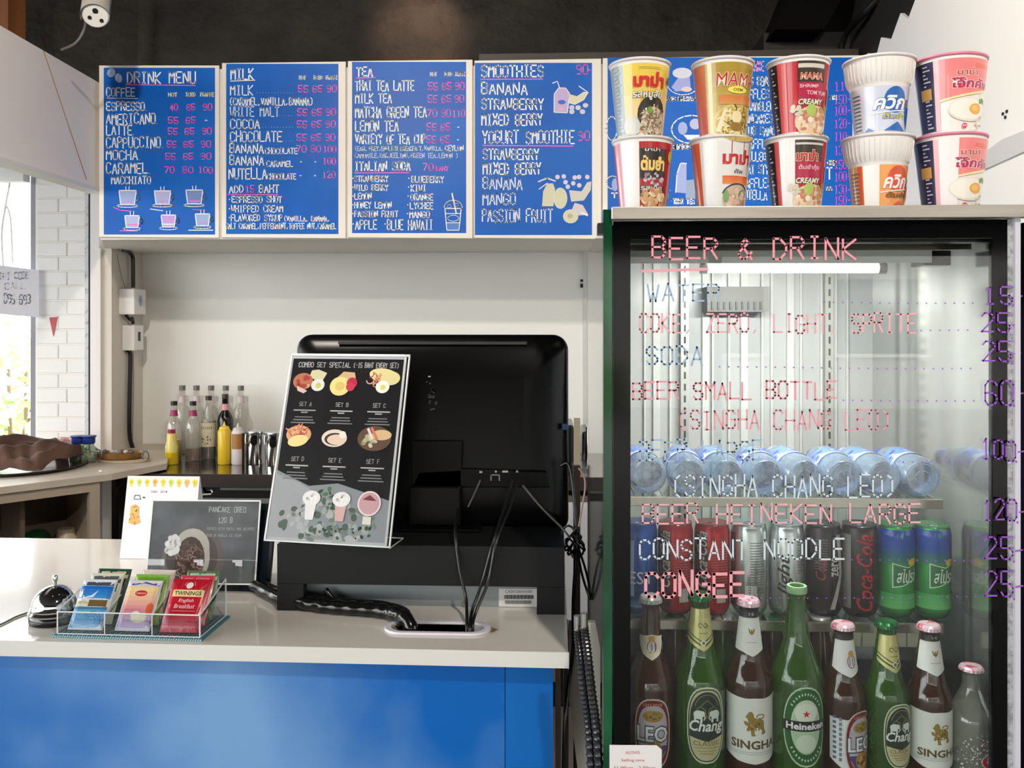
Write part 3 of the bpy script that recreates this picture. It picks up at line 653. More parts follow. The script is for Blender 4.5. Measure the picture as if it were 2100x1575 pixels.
# tray top
tf = mat('warm_brushed_steel', (196, 187, 176), 0.3, 0.75, noise=(9, (222, 214, 204), .35, .7, (.4, 1, 8)))
zt0, zt1 = fz(448, FY - .01), fz(422, FY - .01)
obj('top_tray', MB().box(fx(1253), FR + .03, FY - .012, FY + .006, zt0, zt1).box(fx(1253), FR + .03, FY + .006, BK, zt1 - .006, zt1 - .003), tf, fr, bevel=.0012)
obj('tray_hook', MB().box(fx(1226), fx(1238), FY + .0, FY + .03, fz(478), fz(455)), BLACK, fr)
# door: black printed border, gasket, clear pane with the price list written on it
dz0, dz1 = .12, fz(452)
dl, dr = fx(1258), fx(2066)
zin = fz(490)
bord = MB().box(dl, fx(1293), FY, FY + .012, dz0, dz1).box(fx(2036), dr, FY, FY + .012, dz0, dz1).box(fx(1293), fx(2036), FY, FY + .012, zin, dz1).box(fx(1293), fx(2036), FY, FY + .012, dz0, zi0 - .03)
obj('door_frame', bord, mat('black_glass_border', (6, 6, 7), 0.08, spec=.22), fr)
obj('door_pane', MB().box(fx(1293), fx(2036), FY + .002, FY + .006, zi0 - .03, zin), glass('door_glass', (240, 243, 242), 1.5, 0.0), fr, label='clear glass pane')
obj('hinge_strip', MB().box(fx(2066), fx(2079), FY + .002, FY + .02, dz0, dz1), mat('grained_grey_gasket', (150, 152, 156), 0.4, 0.4, noise=(120, (196, 198, 202), .4, .6)), fr)
obj('door_trim', MB().box(fx(2079), fx(2090), FY - .004, FY + .02, dz0, dz1 + .004), mat('pale_door_trim', (206, 206, 218), 0.3), fr)
# lamp inside the top
ly = 1.40
obj('lamp_housing', MB().slab([(P(1292, 0, ly).x, ly - .02, fz(541, ly)), (P(1292, 0, ly).x, ly + .07, fz(520, ly)), (P(1292, 0, ly).x, ly + .07, fz(512, ly)), (P(1292, 0, ly).x, ly - .02, fz(512, ly))], (P(1900, 0, ly).x - P(1292, 0, ly).x, 0, 0)), mat('lamp_housing_white', (220, 221, 218), 0.25), fr)
obj('lamp_tube', MB().cyl(P(1450, 550, ly), P(1800, 550, ly), .0075, 16), mat('lit_tube', (255, 250, 240), .4, emit=((255, 248, 236), 5)), fr, smooth=40)
obj('lamp_end', MB().cyl(P(1436, 550, ly), P(1450, 550, ly), .009, 12), STEEL, fr); obj('lamp_end', MB().cyl(P(1800, 550, ly), P(1816, 550, ly), .009, 12), STEEL, fr)
obj('lamp_bracket', MB().box(P(1895, 0, ly).x, P(1950, 0, ly).x, ly, ly + .05, fz(545, ly), fz(515, ly)), blk, fr)
ll = bpy.data.lights.new('tube_light', 'AREA'); ll.shape = 'RECTANGLE'; ll.size = .3; ll.size_y = .02; ll.energy = 3.6; ll.color = (1, .98, .94)
lo_ = bpy.data.objects.new('tube_glow', ll); COL.objects.link(lo_); lo_.parent = fr; lo_.location = P(1625, 562, ly + .01) - Vector(fr.location); lo_.rotation_euler = (R(20), 0, 0)
obj('top_duct', MB().box(P(1280, 0, 1.375).x, P(1990, 0, 1.375).x, 1.372, 1.378, fz(513, 1.375), fz(486, 1.375)), mat('brown_steel', (104, 94, 84), .3, .7, noise=(6, (60, 54, 50), .4, .6, (.3, 1, 9))), fr)
# evaporator fan box and slotted shelf standards on the back wall
by = BK - .03
obj('fan_housing', MB().box(P(1440, 0, by).x, P(1562, 0, by).x, by - .06, by, Z_(640, by, 1500), Z_(590, by, 1500)), mat('dark_fan_grey', (92, 90, 84), 0.4), fr)
fl_ = MB()
for i in range(9): fl_.box(P(1448 + i * 12, 0, by).x, P(1452 + i * 12, 0, by).x, by - .064, by - .06, Z_(636, by, 1500), Z_(620, by, 1500))
obj('fan_slots', fl_, BLACK, fr)
for px in (1395, 1690, 1850):
    s_ = MB().box(P(px, 0, by).x, P(px + 16, 0, by).x, by - .01, by, zi0, zi1)
    sd = obj('shelf_standard', s_, mat('galvanised_standard', (196, 196, 190), 0.3, 0.6), fr)
    q = MB()
    for j in range(34): q.box(P(px + 6, 0, by).x, P(px + 10, 0, by).x, by - .0105, by - .0098, zi0 + .02 + j * .024, zi0 + .034 + j * .024)
    obj('slots', q, BLACK, sd)
# shelves
def shelf(y_front, z, rail=True):
    x0, x1 = fx(1268), fx(2030) - .012
    s_ = obj('shelf', MB().box(x0, x1, y_front, y_front + .006, z - .014, z + .001), mat('shelf_steel', (200, 192, 180), 0.22, 0.8), fr, bevel=.001)
    obj('shelf_plate', MB().box(x0, x1, y_front + .006, BK - .035, z - .004, z), glass('shelf_glass', (236, 242, 240), 1.0), s_)
    w = MB()
    for i in range(22): xx = x0 + .012 + i * (x1 - x0 - .024) / 21; w.box(xx - .0012, xx + .0012, y_front + .006, BK - .035, z, z + .0012)
    obj('wire', w, STEEL, s_, stuff=True)
    return s_
SY = 1.40
zA = Z_(1020, SY, 1290); zB = Z_(1272, SY, 1290)
shelf(SY, zA); shelf(SY, zB)
obj('shelf_rail', MB().box(P(1655, 0, 1.46).x, fx(2010), 1.455, 1.46, Z_(1322, 1.46, 1700), Z_(1292, 1.46, 1700)), mat('cream_rail', (220, 212, 196), 0.4), fr)
# writing on the door
k = Ink(plane_px(FY), lift=.0006)
PK2, BL2, PU, WB = (236, 160, 178), (160, 190, 218), (150, 84, 200), (214, 228, 240)
def D(text, x0, yt, x1, yb, col, w=4.0, sl=.12, j=.05): k.hand(text, x0, yb, x1 - 8, yt, w, col, sl if False else 0, j)
D('BEER & DRINK', 1338, 488, 1762, 530, (240, 152, 170), 4.4); k.line([(1318, 556), (1450, 552)], 6, (232, 168, 180))
D('WATER', 1328, 583, 1482, 618, BL2, 3.6); D('COKE, ZERO, LIGHT, SPRITE', 1312, 645, 1886, 682, (238, 176, 186), 3.6)
D('SODA', 1326, 712, 1448, 748, (158, 186, 216), 3.8); D('BEER SMALL BOTTLE', 1298, 784, 1722, 818, (232, 158, 172), 3.8)
D('(SINGHA CHANG LEO)', 1392, 842, 1832, 880, (232, 160, 176), 3.4); D('BEER LARGE', 1312, 905, 1570, 944, BL2, 3.6)
D('(SINGHA CHANG LEO)', 1380, 975, 1842, 1018, WB, 3.4); D('BEER HEINEKEN LARGE', 1318, 1034, 1894, 1072, (238, 176, 190), 3.8)
D('CONSTANT NOODLE', 1312, 1106, 1738, 1146, WB, 3.8); D('CONGEE', 1324, 1174, 1532, 1222, (240, 168, 180), 6.4)
def price(tx, x0, yt, yb, dot_y, dx0):
    x1 = x0 + (38 if len(tx) == 2 else 46) * 1.5
    k.hand(tx, x0, yb, x1, yt, 3.4, PU, 0, .06); k.line([(x1 + 6, (yt+yb)/2 + 4), (x1 + 20, (yt+yb)/2 + 2)], 3, PU); k.ell(x1 + 2, yb + 4, 2.4, 2.4, PU, 8)
    x = dx0
    while x < x0 - 10: k.ell(x, dot_y + math.sin(x) * 2, 1.9, 1.7, PU, 6); x += 19
price('15', 2018, 588, 622, 620, 1690); price('25', 2012, 644, 682, 678, 1888); price('25', 2014, 702, 742, 754, 1475); price('60', 2018, 780, 828, 820, 1728)
price('100', 2010, 902, 942, 946, 1850); price('120', 2012, 1024, 1066, 1070, 1940); price('25', 2016, 1102, 1146, 1148, 1745); price('25', 2016, 1172, 1222, 1222, 1540)
k.done('marker_writing', fr, INK, 'pink, pale blue and purple marker writing')
# small paper notice at the foot of the door
nt_ = thing('notice_card', 'small white card with red print stuck low on the fridge door', 'notice', P(1303, 1600, FY - .002))
obj('card', MB().slab([P(1250, 1620, FY - .003), P(1357, 1620, FY - .003), P(1357, 1538, FY - .003), P(1347, 1529, FY - .003), P(1250, 1528, FY - .003)], (0, .001, 0)), mat('white_card', (232, 230, 232), 0.5), nt_)
k = Ink(plane_px(FY - .003)); k.text('ALCOHOL', 1283, 1546, 1313, 1540, (190, 60, 80)); k.text('Selling time', 1274, 1563, 1322, 1556, (190, 60, 80)); k.text('11.00am - 2.00pm', 1260, 1580, 1344, 1571, (190, 60, 80)); k.done('red_lettering', nt_)
# perforated beige crate behind the bottles
cr = thing('crate', 'beige perforated crate standing behind the beer bottles in the fridge', 'crate', (P(1480, 0, 1.66).x, 1.66, zi0))
cm = mat('beige_plastic', (214, 204, 180), 0.4)
cx0, cx1 = P(1345, 0, 1.6).x, P(1640, 0, 1.6).x
obj('body', MB().box(cx0, cx1, 1.6, 1.605, zi0, zi0 + .15).box(cx0, cx0 + .005, 1.605, 1.78, zi0, zi0 + .15).box(cx1 - .005, cx1, 1.605, 1.78, zi0, zi0 + .15).box(cx0, cx1, 1.775, 1.78, zi0, zi0 + .15).box(cx0, cx1, 1.605, 1.775, zi0, zi0 + .005), cm, cr)
q = MB()
for i in range(26):
    for j in range(3): q.box(cx0 + .008 + i * .0105, cx0 + .013 + i * .0105, 1.5992, 1.6, zi0 + .112 + j * .012, zi0 + .119 + j * .012)
obj('perforations', q, mat('crate_shadow', (90, 84, 70), 0.7), cr, stuff=True)

# ---------------------------------------------------------------- bottles in the front row
GRN = glass('green_bottle_glass', (140, 196, 50), 1.1, .02, body=(62, 112, 20), bodyfac=.45)
BRN = glass('brown_bottle_glass', (150, 74, 30), 1.1, .02, body=(82, 40, 18), bodyfac=.5)
CLR = glass('clear_bottle_glass', (226, 230, 224), 1.8, .03, body=(206, 206, 196), bodyfac=.22)
BY = 1.345
def bottle_prof(H, r, sh=.53, ne=.715, rn=.0135, rb_=.0205):
    return [(r*.86, 0), (r*.97, .004), (r, .012), (r, H*sh), (r*.985, H*(sh+.025)), (r*.90, H*(sh+.065)), (r*.76, H*(sh+.105)), (rb_*1.08, H*(ne-.035)), (rb_, H*ne), (rn, H*.93), (rn, H*.945), (rn*1.1, H*.95), (rn*1.1, H*.972), (rn*.95, H*.985)]
def bottle(px, ztop, D_, m, label, cap, neck=None, sh=.53, ne=.715, rb_=.0205, rn=.0135, group=None, Y=BY):
    x = P(px, 0, Y).x; H_ = ztop - zi0; t = thing('beer_bottle', label, 'bottle', (x, Y, zi0), 0, group)
    pr = bottle_prof(H_, D_/2, sh, ne, rn, rb_)
    obj('glass_body', MB().lathe(pr, (x, Y, zi0), 40), m, t, smooth=60)
    if cap:
        c_ = MB(); n = 42; vs = []
        for (r_, z_) in ((rn*1.28, H_*.965), (rn*1.24, H_*.985), (rn*1.08, H_*.998), (rn*.85, H_)):
            for i in range(n): a = 2*math.pi*i/n; q = r_ * (1 + (.05 if (i % 2 and z_ < H_*.98) else 0)); vs.append((x+q*math.cos(a), Y+q*math.sin(a), zi0+z_))
        fs = [(k_*n+i, k_*n+(i+1) % n, (k_+1)*n+(i+1) % n, (k_+1)*n+i) for k_ in range(3) for i in range(n)] + [tuple(range(3*n, 4*n))]
        obj('crown_cap', c_.add(vs, fs), cap, t)
    return t, prof_r(pr), Vector((x, Y, zi0)), H_
capP = mat('pink_white_cap', (224, 190, 204), 0.3, 0.3, noise=(90, (206, 90, 110), .55, .6)); capG = mat('green_cap', (30, 96, 52), 0.25, 0.5); capS = mat('grey_cap', (170, 168, 166), 0.3, 0.5)
def ink_on(c, rf, ref, turn, lift=.0004): return Ink(wrap(c, rf, ref, turn), du=.0035, lift=lift, step=.00005)
def oval(k, cx, cy, rx, ry, col, n=28, p=2.6):
    k.poly([(cx + rx*math.copysign(abs(math.cos(a))**(2/p), math.cos(a)), cy + ry*math.copysign(abs(math.sin(a))**(2/p), math.sin(a))) for a in [2*math.pi*i/n for i in range(n)]], col)
def lab_chang(t, rf, c, H_, r, turn, s_):
    k = ink_on(c, rf, r, turn); cy = H_*.335; W_, T_ = .0300*s_, .0565*s_
    oval(k, 0, cy, W_, T_, (206, 210, 186)); oval(k, 0, cy, W_*.94, T_*.955, (44, 66, 46)); oval(k, 0, cy, W_*.88, T_*.92, (196, 190, 150))
    k.poly([(W_*.86*math.cos(R(a)), cy - T_*.08 + T_*.96*max(0, math.sin(R(a)))**.75) for a in range(0, 181, 12)] + [(-W_*.86, cy-T_*.3), (0, cy-T_*.42), (W_*.86, cy-T_*.3)], (34, 50, 38))
    for sx in (-1, 1):       # two elephants facing each other across a fountain
        ex = sx*W_*.42; ey = cy + T_*.28; wc = (222, 228, 220)
        k.ell(ex, ey, W_*.24, T_*.115, wc); k.ell(ex - sx*W_*.18, ey + T_*.03, W_*.13, T_*.075, wc)
        for q in (-.16, .14): k.rect(ex + q*W_ - W_*.05, ey - T_*.2, ex + q*W_ + W_*.05, ey, wc, False)
        k.line([(ex - sx*W_*.26, ey + T_*.03), (ex - sx*W_*.32, ey - T_*.08), (ex - sx*W_*.26, ey - T_*.13)], .0014*s_, wc)
        k.line([(sx*W_*.04, cy+T_*.2), (sx*W_*.1, cy+T_*.42), (sx*W_*.3, cy+T_*.48)], .0009, (150, 150, 96))
    k.line([(-W_*.5, cy+T_*.42), (0, cy+T_*.66), (W_*.5, cy+T_*.42)], .0008, (150, 150, 96)); k.arc(0, cy+T_*.35, W_*.62, T_*.46, 20, 160, .0007, (150, 160, 120))
    k.text('Chang', -W_*.86, cy - T_*.24, W_*.88, cy + T_*.14, (238, 240, 236), .25, .02)
    k.text('CLASSIC', -W_*.66, cy - T_*.52, W_*.66, cy - T_*.40, (130, 96, 50))
    for q in (.58, .66, .73): k.line([(-W_*(.9-q)*1.9, cy-T_*q), (W_*(.9-q)*1.9, cy-T_*q)], .0010, (160, 140, 92))
    k.done('paper_label', t)
    k = ink_on(c, rf, rf(H_*.8), turn); z0, z1 = H_*.735, H_*.925; rr_ = rf(H_*.8)
    k.poly([(-rr_*1.45, z0+.008), (0, z0-.008), (rr_*1.45, z0+.008), (rr_*1.45, z1), (-rr_*1.45, z1)], (200, 192, 130)); k.line([(-rr_*1.4, z0+.014), (0, z0-.001), (rr_*1.4, z0+.014)], .0022, (34, 70, 44)); k.line([(-rr_*1.4, z0+.020), (0, z0+.005), (rr_*1.4, z0+.020)], .0014, (34, 70, 44))
    k.ell(0, z0+.004, .0036, .0042, (220, 224, 200)); k.ell(0, z0+.004, .0018, .0024, (40, 70, 44)); k.arc(-.004, H_*.84, .0032, .0028, 0, 300, .0010, (70, 74, 40)); k.arc(.004, H_*.84, .0032, .0028, 180, 480, .0010, (70, 74, 40)); k.line([(-.006, H_*.80), (.006, H_*.80)], .0008, (110, 100, 60))
    k.done('neck_foil', t, INKM); 
LION = [(-.52,.95),(-.30,1.0),(-.12,.80),(-.10,.55),(.15,.45),(.55,.42),(.78,.20),(.80,-.30),(.95,-.60),(.88,-.75),(.55,-.78),(.60,-.45),(.30,-.25),(-.05,-.30),(-.05,-.70),(.10,-.85),(-.30,-.90),(-.38,-.40),(-.55,-.55),(-.72,-.45),(-.60,-.15),(-.85,-.05),(-.95,.20),(-.72,.25),(-.55,.10),(-.62,.40),(-.80,.55)]
def lab_singha(t, rf, c, H_, r, turn, s_):
    k = ink_on(c, rf, r, turn); z0, z1 = H_*.14, H_*.50; W_ = r*1.45; cy = (z0+z1)/2
    k.poly([(-W_, z0+.010), (-W_*.5, z0+.001), (0, z0-.002), (W_*.5, z0+.001), (W_, z0+.010), (W_, z1), (W_*.3, z1-.003), (0, z1-.002), (-W_*.3, z1-.003), (-W_, z1)], (232, 232, 228))
    q = .0190*s_; oy = cy + .008
    k.poly([(a*q*.92, oy + b*q*1.02) for a, b in LION], (150, 124, 58)); k.arc(q*.42, oy+q*.62, q*.30, q*.16, -120, 200, .0018, (150, 124, 58)); k.blobs(0, oy, q*.5, q*.5, [(110, 84, 36), (190, 166, 96)], 14, .0018, 4)
    k.text('SINGHA', -W_*.72, z0+.020*s_, W_*.74, z0+.033*s_, (96, 78, 44), 0, .03)
    for q_ in (.0145, .0115): k.line([(-W_*.8, z0+q_+.001), (W_*.8, z0+q_+.001)], .0006, (150, 160, 180))
    k.done('paper_label', t)
    k = ink_on(c, rf, rf(H_*.8), turn); rr_ = rf(H_*.8); a0, a1 = H_*.715, H_*.905
    k.poly([(-rr_*1.5, a0+.004), (-rr_*.7, a0+.002), (0, a0-.004), (rr_*.7, a0+.002), (rr_*1.5, a0+.004), (rr_*1.5, a1), (-rr_*1.5, a1)], (230, 230, 228))
    for sx in (-1, 0, 1): k.ell(sx*.003, H_*.83+.001*abs(sx), .0013, .0045, (140, 112, 46), 10, -sx*22)
    k.line([(-.007, H_*.775), (.007, H_*.775)], .0010, (170, 170, 176)); k.rect(-rr_*1.5, a1, rr_*1.5, a1+H_*.045, (26, 22, 22)); k.text('V', -.005, a1+.003, -.002, a1+.008, (230, 230, 230)); k.text('N', .001, a1+.003, .004, a1+.008, (230, 230, 230))
    k.done('neck_label', t)
def lab_leo(t, rf, c, H_, r, turn, s_, barcode):
    k = ink_on(c, rf, r, turn); cy = H_*.285; W_, T_ = .0285*s_, .052*s_; x0 = .012 if barcode else 0
    if barcode:
        k.poly([(-.036, cy-T_*.5), (-.012, cy-T_*.85), (.010, cy-T_), (.010, cy+T_*.9), (-.010, cy+T_*.74), (-.036, cy+T_*.78)], (226, 228, 232))
        for i in range(9): k.rect(-.031, cy-T_*.5+i*.0075, -.026, cy-T_*.5+i*.0075+.004, (90, 100, 130)); k.rect(-.022, cy-T_*.55+i*.0075, -.018, cy-T_*.55+i*.0075+.005, (120, 128, 150))
    oval(k, x0, cy, W_, T_, (206, 198, 180)); oval(k, x0, cy, W_*.93, T_*.96, (118, 22, 44)); oval(k, x0, cy, W_*.80, T_*.80, (186, 178, 190))
    k.ell(x0, cy+T_*.50, W_*.55, T_*.17, (168, 132, 60)); k.blobs(x0, cy+T_*.5, W_*.4, T_*.1, [(120, 84, 40), (110, 120, 50)], 12, .0022, 3)
    k.poly([(x0-W_*.84, cy-T_*.35), (x0+W_*.84, cy-T_*.35), (x0+W_*.3, cy-T_*.85), (x0-W_*.3, cy-T_*.85)], (74, 70, 120))
    k.ell(x0+W_*.05, cy-T_*.52, W_*.46, T_*.30, (176, 128, 62)); k.blobs(x0+W_*.05, cy-T_*.52, W_*.36, T_*.24, [(110, 66, 30), (214, 178, 110), (60, 40, 26)], 26, .0022, 5)
    k.text('LEO', x0-W_*.90, cy-T_*.27, x0+W_*.84, cy+T_*.25, (70, 66, 90), 0, .07); k.text('LEO', x0-W_*.84, cy-T_*.23, x0+W_*.78, cy+T_*.21, (226, 228, 234), 0, .02)
    k.text('LEO BEER', x0-W_*.5, cy+T_*.78, x0+W_*.5, cy+T_*.86, (224, 160, 140))
    k.done('paper_label', t)
    k = ink_on(c, rf, rf(H_*.76), turn)
    if barcode:
        rr_ = rf(H_*.8); a0, a1 = H_*.70, H_*.905; k.poly([(-rr_*1.5, a0+.008), (0, a0-.004), (rr_*1.5, a0+.008), (rr_*1.5, a1), (-rr_*1.5, a1)], (228, 226, 228)); k.rect(-rr_*1.5, a1, rr_*1.5, a1+H_*.045, (26, 22, 24)); y_ = H_*.79
    else:
        y_ = H_*.745; k.poly([(-.030, y_+.010), (-.012, y_-.014), (0, y_-.022), (.012, y_-.014), (.030, y_+.010), (.012, y_+.012), (0, y_+.015), (-.012, y_+.012)], (206, 198, 176))
    k.ell(.003 if barcode else 0, y_, .0075, .012, (222, 214, 218)); k.arc(.003 if barcode else 0, y_-.003, .0065, .009, 0, 360, .0011, (120, 50, 80)); k.ell(.003 if barcode else 0, y_+.008, .005, .005, (196, 146, 70)); k.line([(0, y_+.002), (0, y_-.008)], .0012, (96, 72, 130)); k.line([(.005, y_+.002), (.005, y_-.008)], .0012, (96, 72, 130))
    k.done('neck_label', t)
def zt(py, px): return P(px, py, BY).z
t, rf, c, H_ = bottle(1334, zt(1220, 1334), .0700, BRN, 'tall brown LEO type lager bottle with grey cap, leftmost in the front row'.replace('LEO type ', ''), capS, sh=.50, ne=.74, rb_=.0165); lab_leo(t, rf, c, H_, .035, 0, 1.0, False)
t, rf, c, H_ = bottle(1435, zt(1215, 1435), .0755, GRN, 'tall green bottle with gold neck foil and oval elephant label, second from the left', capG, sh=.51, ne=.73, rb_=.0205); lab_chang(t, rf, c, H_, .0377, .12, 1.0)
t, rf, c, H_ = bottle(1535, zt(1226, 1535), .0695, BRN, 'tall brown bottle with white lion label, between the two tall green bottles', capP); lab_singha(t, rf, c, H_, .0347, .06, 1.0)
t, rf, c, H_ = bottle(1634, zt(1200, 1634), .0790, GRN, 'tallest green bottle with red star label and bare neck', None, sh=.51, ne=.76, rb_=.0180)
obj('bottle_mouth', MB().lathe([(.0150, H_*.965), (.0155, H_*.98), (.0145, H_), (.0105, H_), (.0105, H_*.96)], c, 28, cap=False), mat('pale_green_rim', (160, 200, 150), 0.2), t, smooth=50)
k = ink_on(c, rf, .0395, -.02); cy = H_*.325; x0 = .004
oval(k, x0, cy, .0335, .0590, (190, 208, 180), p=2.2); oval(k, x0, cy, .0318, .0565, (34, 92, 44), p=2.2); oval(k, x0, cy, .0225, .0400, (200, 214, 190), p=2.1); oval(k, x0, cy-.002, .0205, .0375, (176, 200, 168), p=2.1); 
k.ell(x0, cy+.020, .0165, .0150, (222, 228, 214)); st_ = [(x0+.0058*(1 if i % 2 == 0 else .42)*math.sin(math.pi*i/5), cy+.019+.0058*(1 if i % 2 == 0 else .42)*math.cos(math.pi*i/5)) for i in range(10)]; k.poly(st_, (204, 40, 44))
k.ell(x0, cy-.024, .0150, .0130, (206, 220, 200)); k.poly([(x0-.0345, cy-.0065), (x0+.0345, cy-.0065), (x0+.0345, cy+.0085), (x0-.0345, cy+.0085)], (20, 26, 22)); k.text('Heineken', x0-.0290, cy-.0040, x0+.0300, cy+.0062, (240, 242, 240), 0, .03)
for a_ in range(40, 141, 9): k.ell(x0+.0272*math.cos(R(a_)), cy+.0485*math.sin(R(a_)), .0012, .0022, (200, 224, 190), 6, a_-90)
for a_ in range(220, 321, 9): k.ell(x0+.0272*math.cos(R(a_)), cy+.0485*math.sin(R(a_)), .0012, .0022, (200, 224, 190), 6, a_-90)
k.done('paper_label', t)
t, rf, c, H_ = bottle(1729, zt(1276, 1729), .0640, BRN, 'short brown bottle with barcode and maroon oval label turned right', capP); lab_leo(t, rf, c, H_, .032, .20, .92, True)
t, rf, c, H_ = bottle(1818, zt(1272, 1818), .0650, GRN, 'short green bottle with gold neck foil and oval elephant label', capG); lab_chang(t, rf, c, H_, .0325, .30, .84)
t, rf, c, H_ = bottle(1905, zt(1278, 1905), .0630, BRN, 'short brown bottle with white lion label, beside the clear soda bottle', capP); lab_singha(t, rf, c, H_, .0315, .14, .86)
t, rf, c, H_ = bottle(1992, zt(1364, 1992), .0680, CLR, 'short clear soda bottle with pink cap and red oval print, rightmost', capP, sh=.56, ne=.84, rb_=.0135, rn=.0135)
t.name = 'soda_bottle'
obj('soda_water', MB().lathe([(.028, .006), (.031, .012), (.031, H_*.55), (.028, H_*.64)], c, 28), glass('soda_water', (225, 228, 222), 1.0, 0, body=(200, 198, 190), bodyfac=.15), t, smooth=50)
k = ink_on(c, rf, .034, .1); k.blobs(-.002, H_*.25, .036, .042, [(226, 220, 222), (236, 236, 236), (190, 186, 190)], 170, .0013, 8); k.ell(.014, H_*.27, .020, .0125, (232, 206, 212)); k.ell(.014, H_*.27, .0185, .011, (200, 44, 76)); k.blobs(.014, H_*.27, .012, .007, [(236, 220, 224)], 9, .0032, 2); k.text('SODA', -.004, H_*.40, .026, H_*.43, (224, 150, 170)); k.done('printed_label', t)
# a second row of dim bottles seen between the first
for i, (px, m_, la) in enumerate(((1385, BRN, 'brown bottle in the second row, behind the leftmost pair of tall bottles'), (1482, GRN, 'green bottle lying in shade behind the elephant and lion labels'), (1584, BRN, 'brown bottle in the second row, left of the red star bottle'), (1682, BRN, 'brown bottle in the second row, right of the red star bottle'))):
    bottle(px, zt(1300, px), .0640, m_, la.replace('lying', 'standing'), capS if i % 2 else capG, Y=1.43)

# ---------------------------------------------------------------- drink cans on the middle shelf
al = mat('can_aluminium', (196, 196, 196), 0.25, 0.9)
def can(px, label, cols, deco, Y=1.448, name='drink_can'):
    x = P(px, 0, Y).x; z = zB + .0012; H_ = .146; r = .0285
    t = thing(name, label, 'can', (x, Y, z), 0, 'slim drink cans on the middle shelf')
    pr = [(.021, 0), (.0235, .002), (r*.97, .010), (r, .014), (r, H_-.014), (r*.94, H_-.006), (.0262, H_-.004), (.0268, H_)]
    obj('can_lid', MB().lathe([(.0255, H_-.004), (.0268, H_-.001), (.0262, H_), (.024, H_-.002), (0.001, H_-.003)], (x, Y, z), 32), al, t, smooth=40)
    obj('can_shell', MB().lathe(pr, (x, Y, z), 40), cols, t, smooth=50)
    obj('ring_pull', MB().tube([(x+.008*math.cos(a)*1.2, Y-.006+.008*math.sin(a), z+H_-.0005) for a in [i*math.pi/5 for i in range(10)]], .0012, 5, True), al, t)
    if deco:
        rf_ = prof_r(pr); S0 = wrap((x, Y, z), rf_, r, 0); k = Ink(S0, du=.0035, lift=.0003, step=.00005); kv = Ink(lambda u, v, off: S0(-v, u, off), du=.0035, lift=.0006, step=.00005, ax=1)
        deco(k, kv, H_, r)
        if k.f: k.done('printed_design', t, INKG)
        if kv.f: kv.done('lettering', t, INKG)
    return t
mb_, mr_, ms_, mk_, mg_ = mat('can_blue', (20, 84, 176), .25, .5), mat('can_red', (190, 30, 40), .25, .4), mat('can_silver', (216, 220, 220), .22, .8), mat('can_black', (44, 38, 38), .25, .3), mat('can_green', (70, 176, 90), .25, .55)
def script(kv, col, tx='Coca-Cola', x0=.010, x1=.135, v0=-.010, v1=.014): kv.text(tx, x0, v0, x1, v1, col, .35, .01)
def d_blue(k, kv, H_, r): k.rect(-.02, .03, -.012, .12, (150, 180, 220)); k.text('EST', -.02, .05, .02, .07, (230, 230, 240)); k.grad(-.04, .012, .04, .03, (120, 150, 200), (24, 70, 150), 4)
def d_red(k, kv, H_, r):
    k.rect(-.042, .014, -.012, .132, (66, 30, 34)); kv.text('Coca-Cola', .045, .012, .135, .032, (214, 214, 210), .35, .01); 
    for i in range(15): k.line([(-.006, .112-i*.0042), (.022, .112-i*.0042)], .0011, (190, 110, 110))
    k.rect(.002, .022, .018, .044, (206, 196, 190)); [k.rect(.004, .024+i*.0035, .016, .0255+i*.0035, (80, 60, 60), False) for i in range(6)]
def d_sil(k, kv, H_, r):
    for i in range(20): k.line([(-.004, .118-i*.0042), (.020, .118-i*.0042)], .0012, (120, 126, 130))
    k.rect(-.012, .020, .006, .050, (226, 226, 224)); [k.rect(-.010, .022+i*.004, .004, .024+i*.004, (60, 60, 64), False) for i in range(7)]; k.rect(-.045, .014, -.030, .132, (120, 26, 36))
def d_light(k, kv, H_, r):
    kv.text('light', .035, -.004, .100, .020, (30, 30, 32), .35, .01); k.rect(.032, .014, .046, .132, (110, 26, 34))
    for i in range(12): k.line([(.012, .120-i*.0045), (.026, .120-i*.0045)], .0011, (120, 124, 126))
def d_zero(k, kv, H_, r):
    for i in range(12): k.line([(-.022, .124-i*.0042), (-.002, .124-i*.0042)], .0010, (130, 120, 120))
    kv.text('Cola', .060, .004, .095, .020, (170, 50, 50), .3, .01); kv.text('zero', .066, -.018, .098, -.004, (210, 206, 204), 0, .02); k.poly([(.012, .132), (.020, .07), (.002, .014), (.010, .014), (.028, .07), (.020, .132)], (190, 186, 182))
def d_cz(k, kv, H_, r): kv.text('Coca-Cola', .012, -.012, .134, .014, (186, 34, 40), .3, .012); k.rect(-.042, .014, -.022, .132, (150, 146, 142))
def d_sprite(k, kv, H_, r):
    k.grad(-.060, .085, .060, .112, (40, 130, 70), (10, 76, 166), 6); k.rect(-.060, .112, .060, .141, (6, 72, 168)); k.grad(-.05, .016, .05, .040, (120, 200, 120), (60, 164, 84), 4)
    x_ = .010; k.poly([(x_-.024, .050), (x_-.012, .052), (x_, .066), (x_+.020, .066), (x_+.026, .092), (x_+.012, .086), (x_-.008, .084), (x_-.024, .090)], (26, 110, 56)); k.line([(x_-.024, .050), (x_-.010, .053), (x_+.020, .066), (x_+.026, .092), (x_, .082), (x_-.024, .088), (x_-.024, .050)], .0014, (220, 230, 224))
    k.text('สไปรท์', x_-.018, .058, x_+.020, .080, (236, 240, 236), .2, .01); k.ell(x_+.010, .090, .010, .006, (222, 196, 40), 14)
can(1312, 'blue can at the left end of the middle shelf', mb_, d_blue)
can(1385, 'red cola can with white script edge, next to the blue can', mr_, d_red)
can(1460, 'red cola can with white script edge, next to the silver cans', mr_, d_red)
can(1536, 'silver can with small print and barcode', ms_, d_sil)
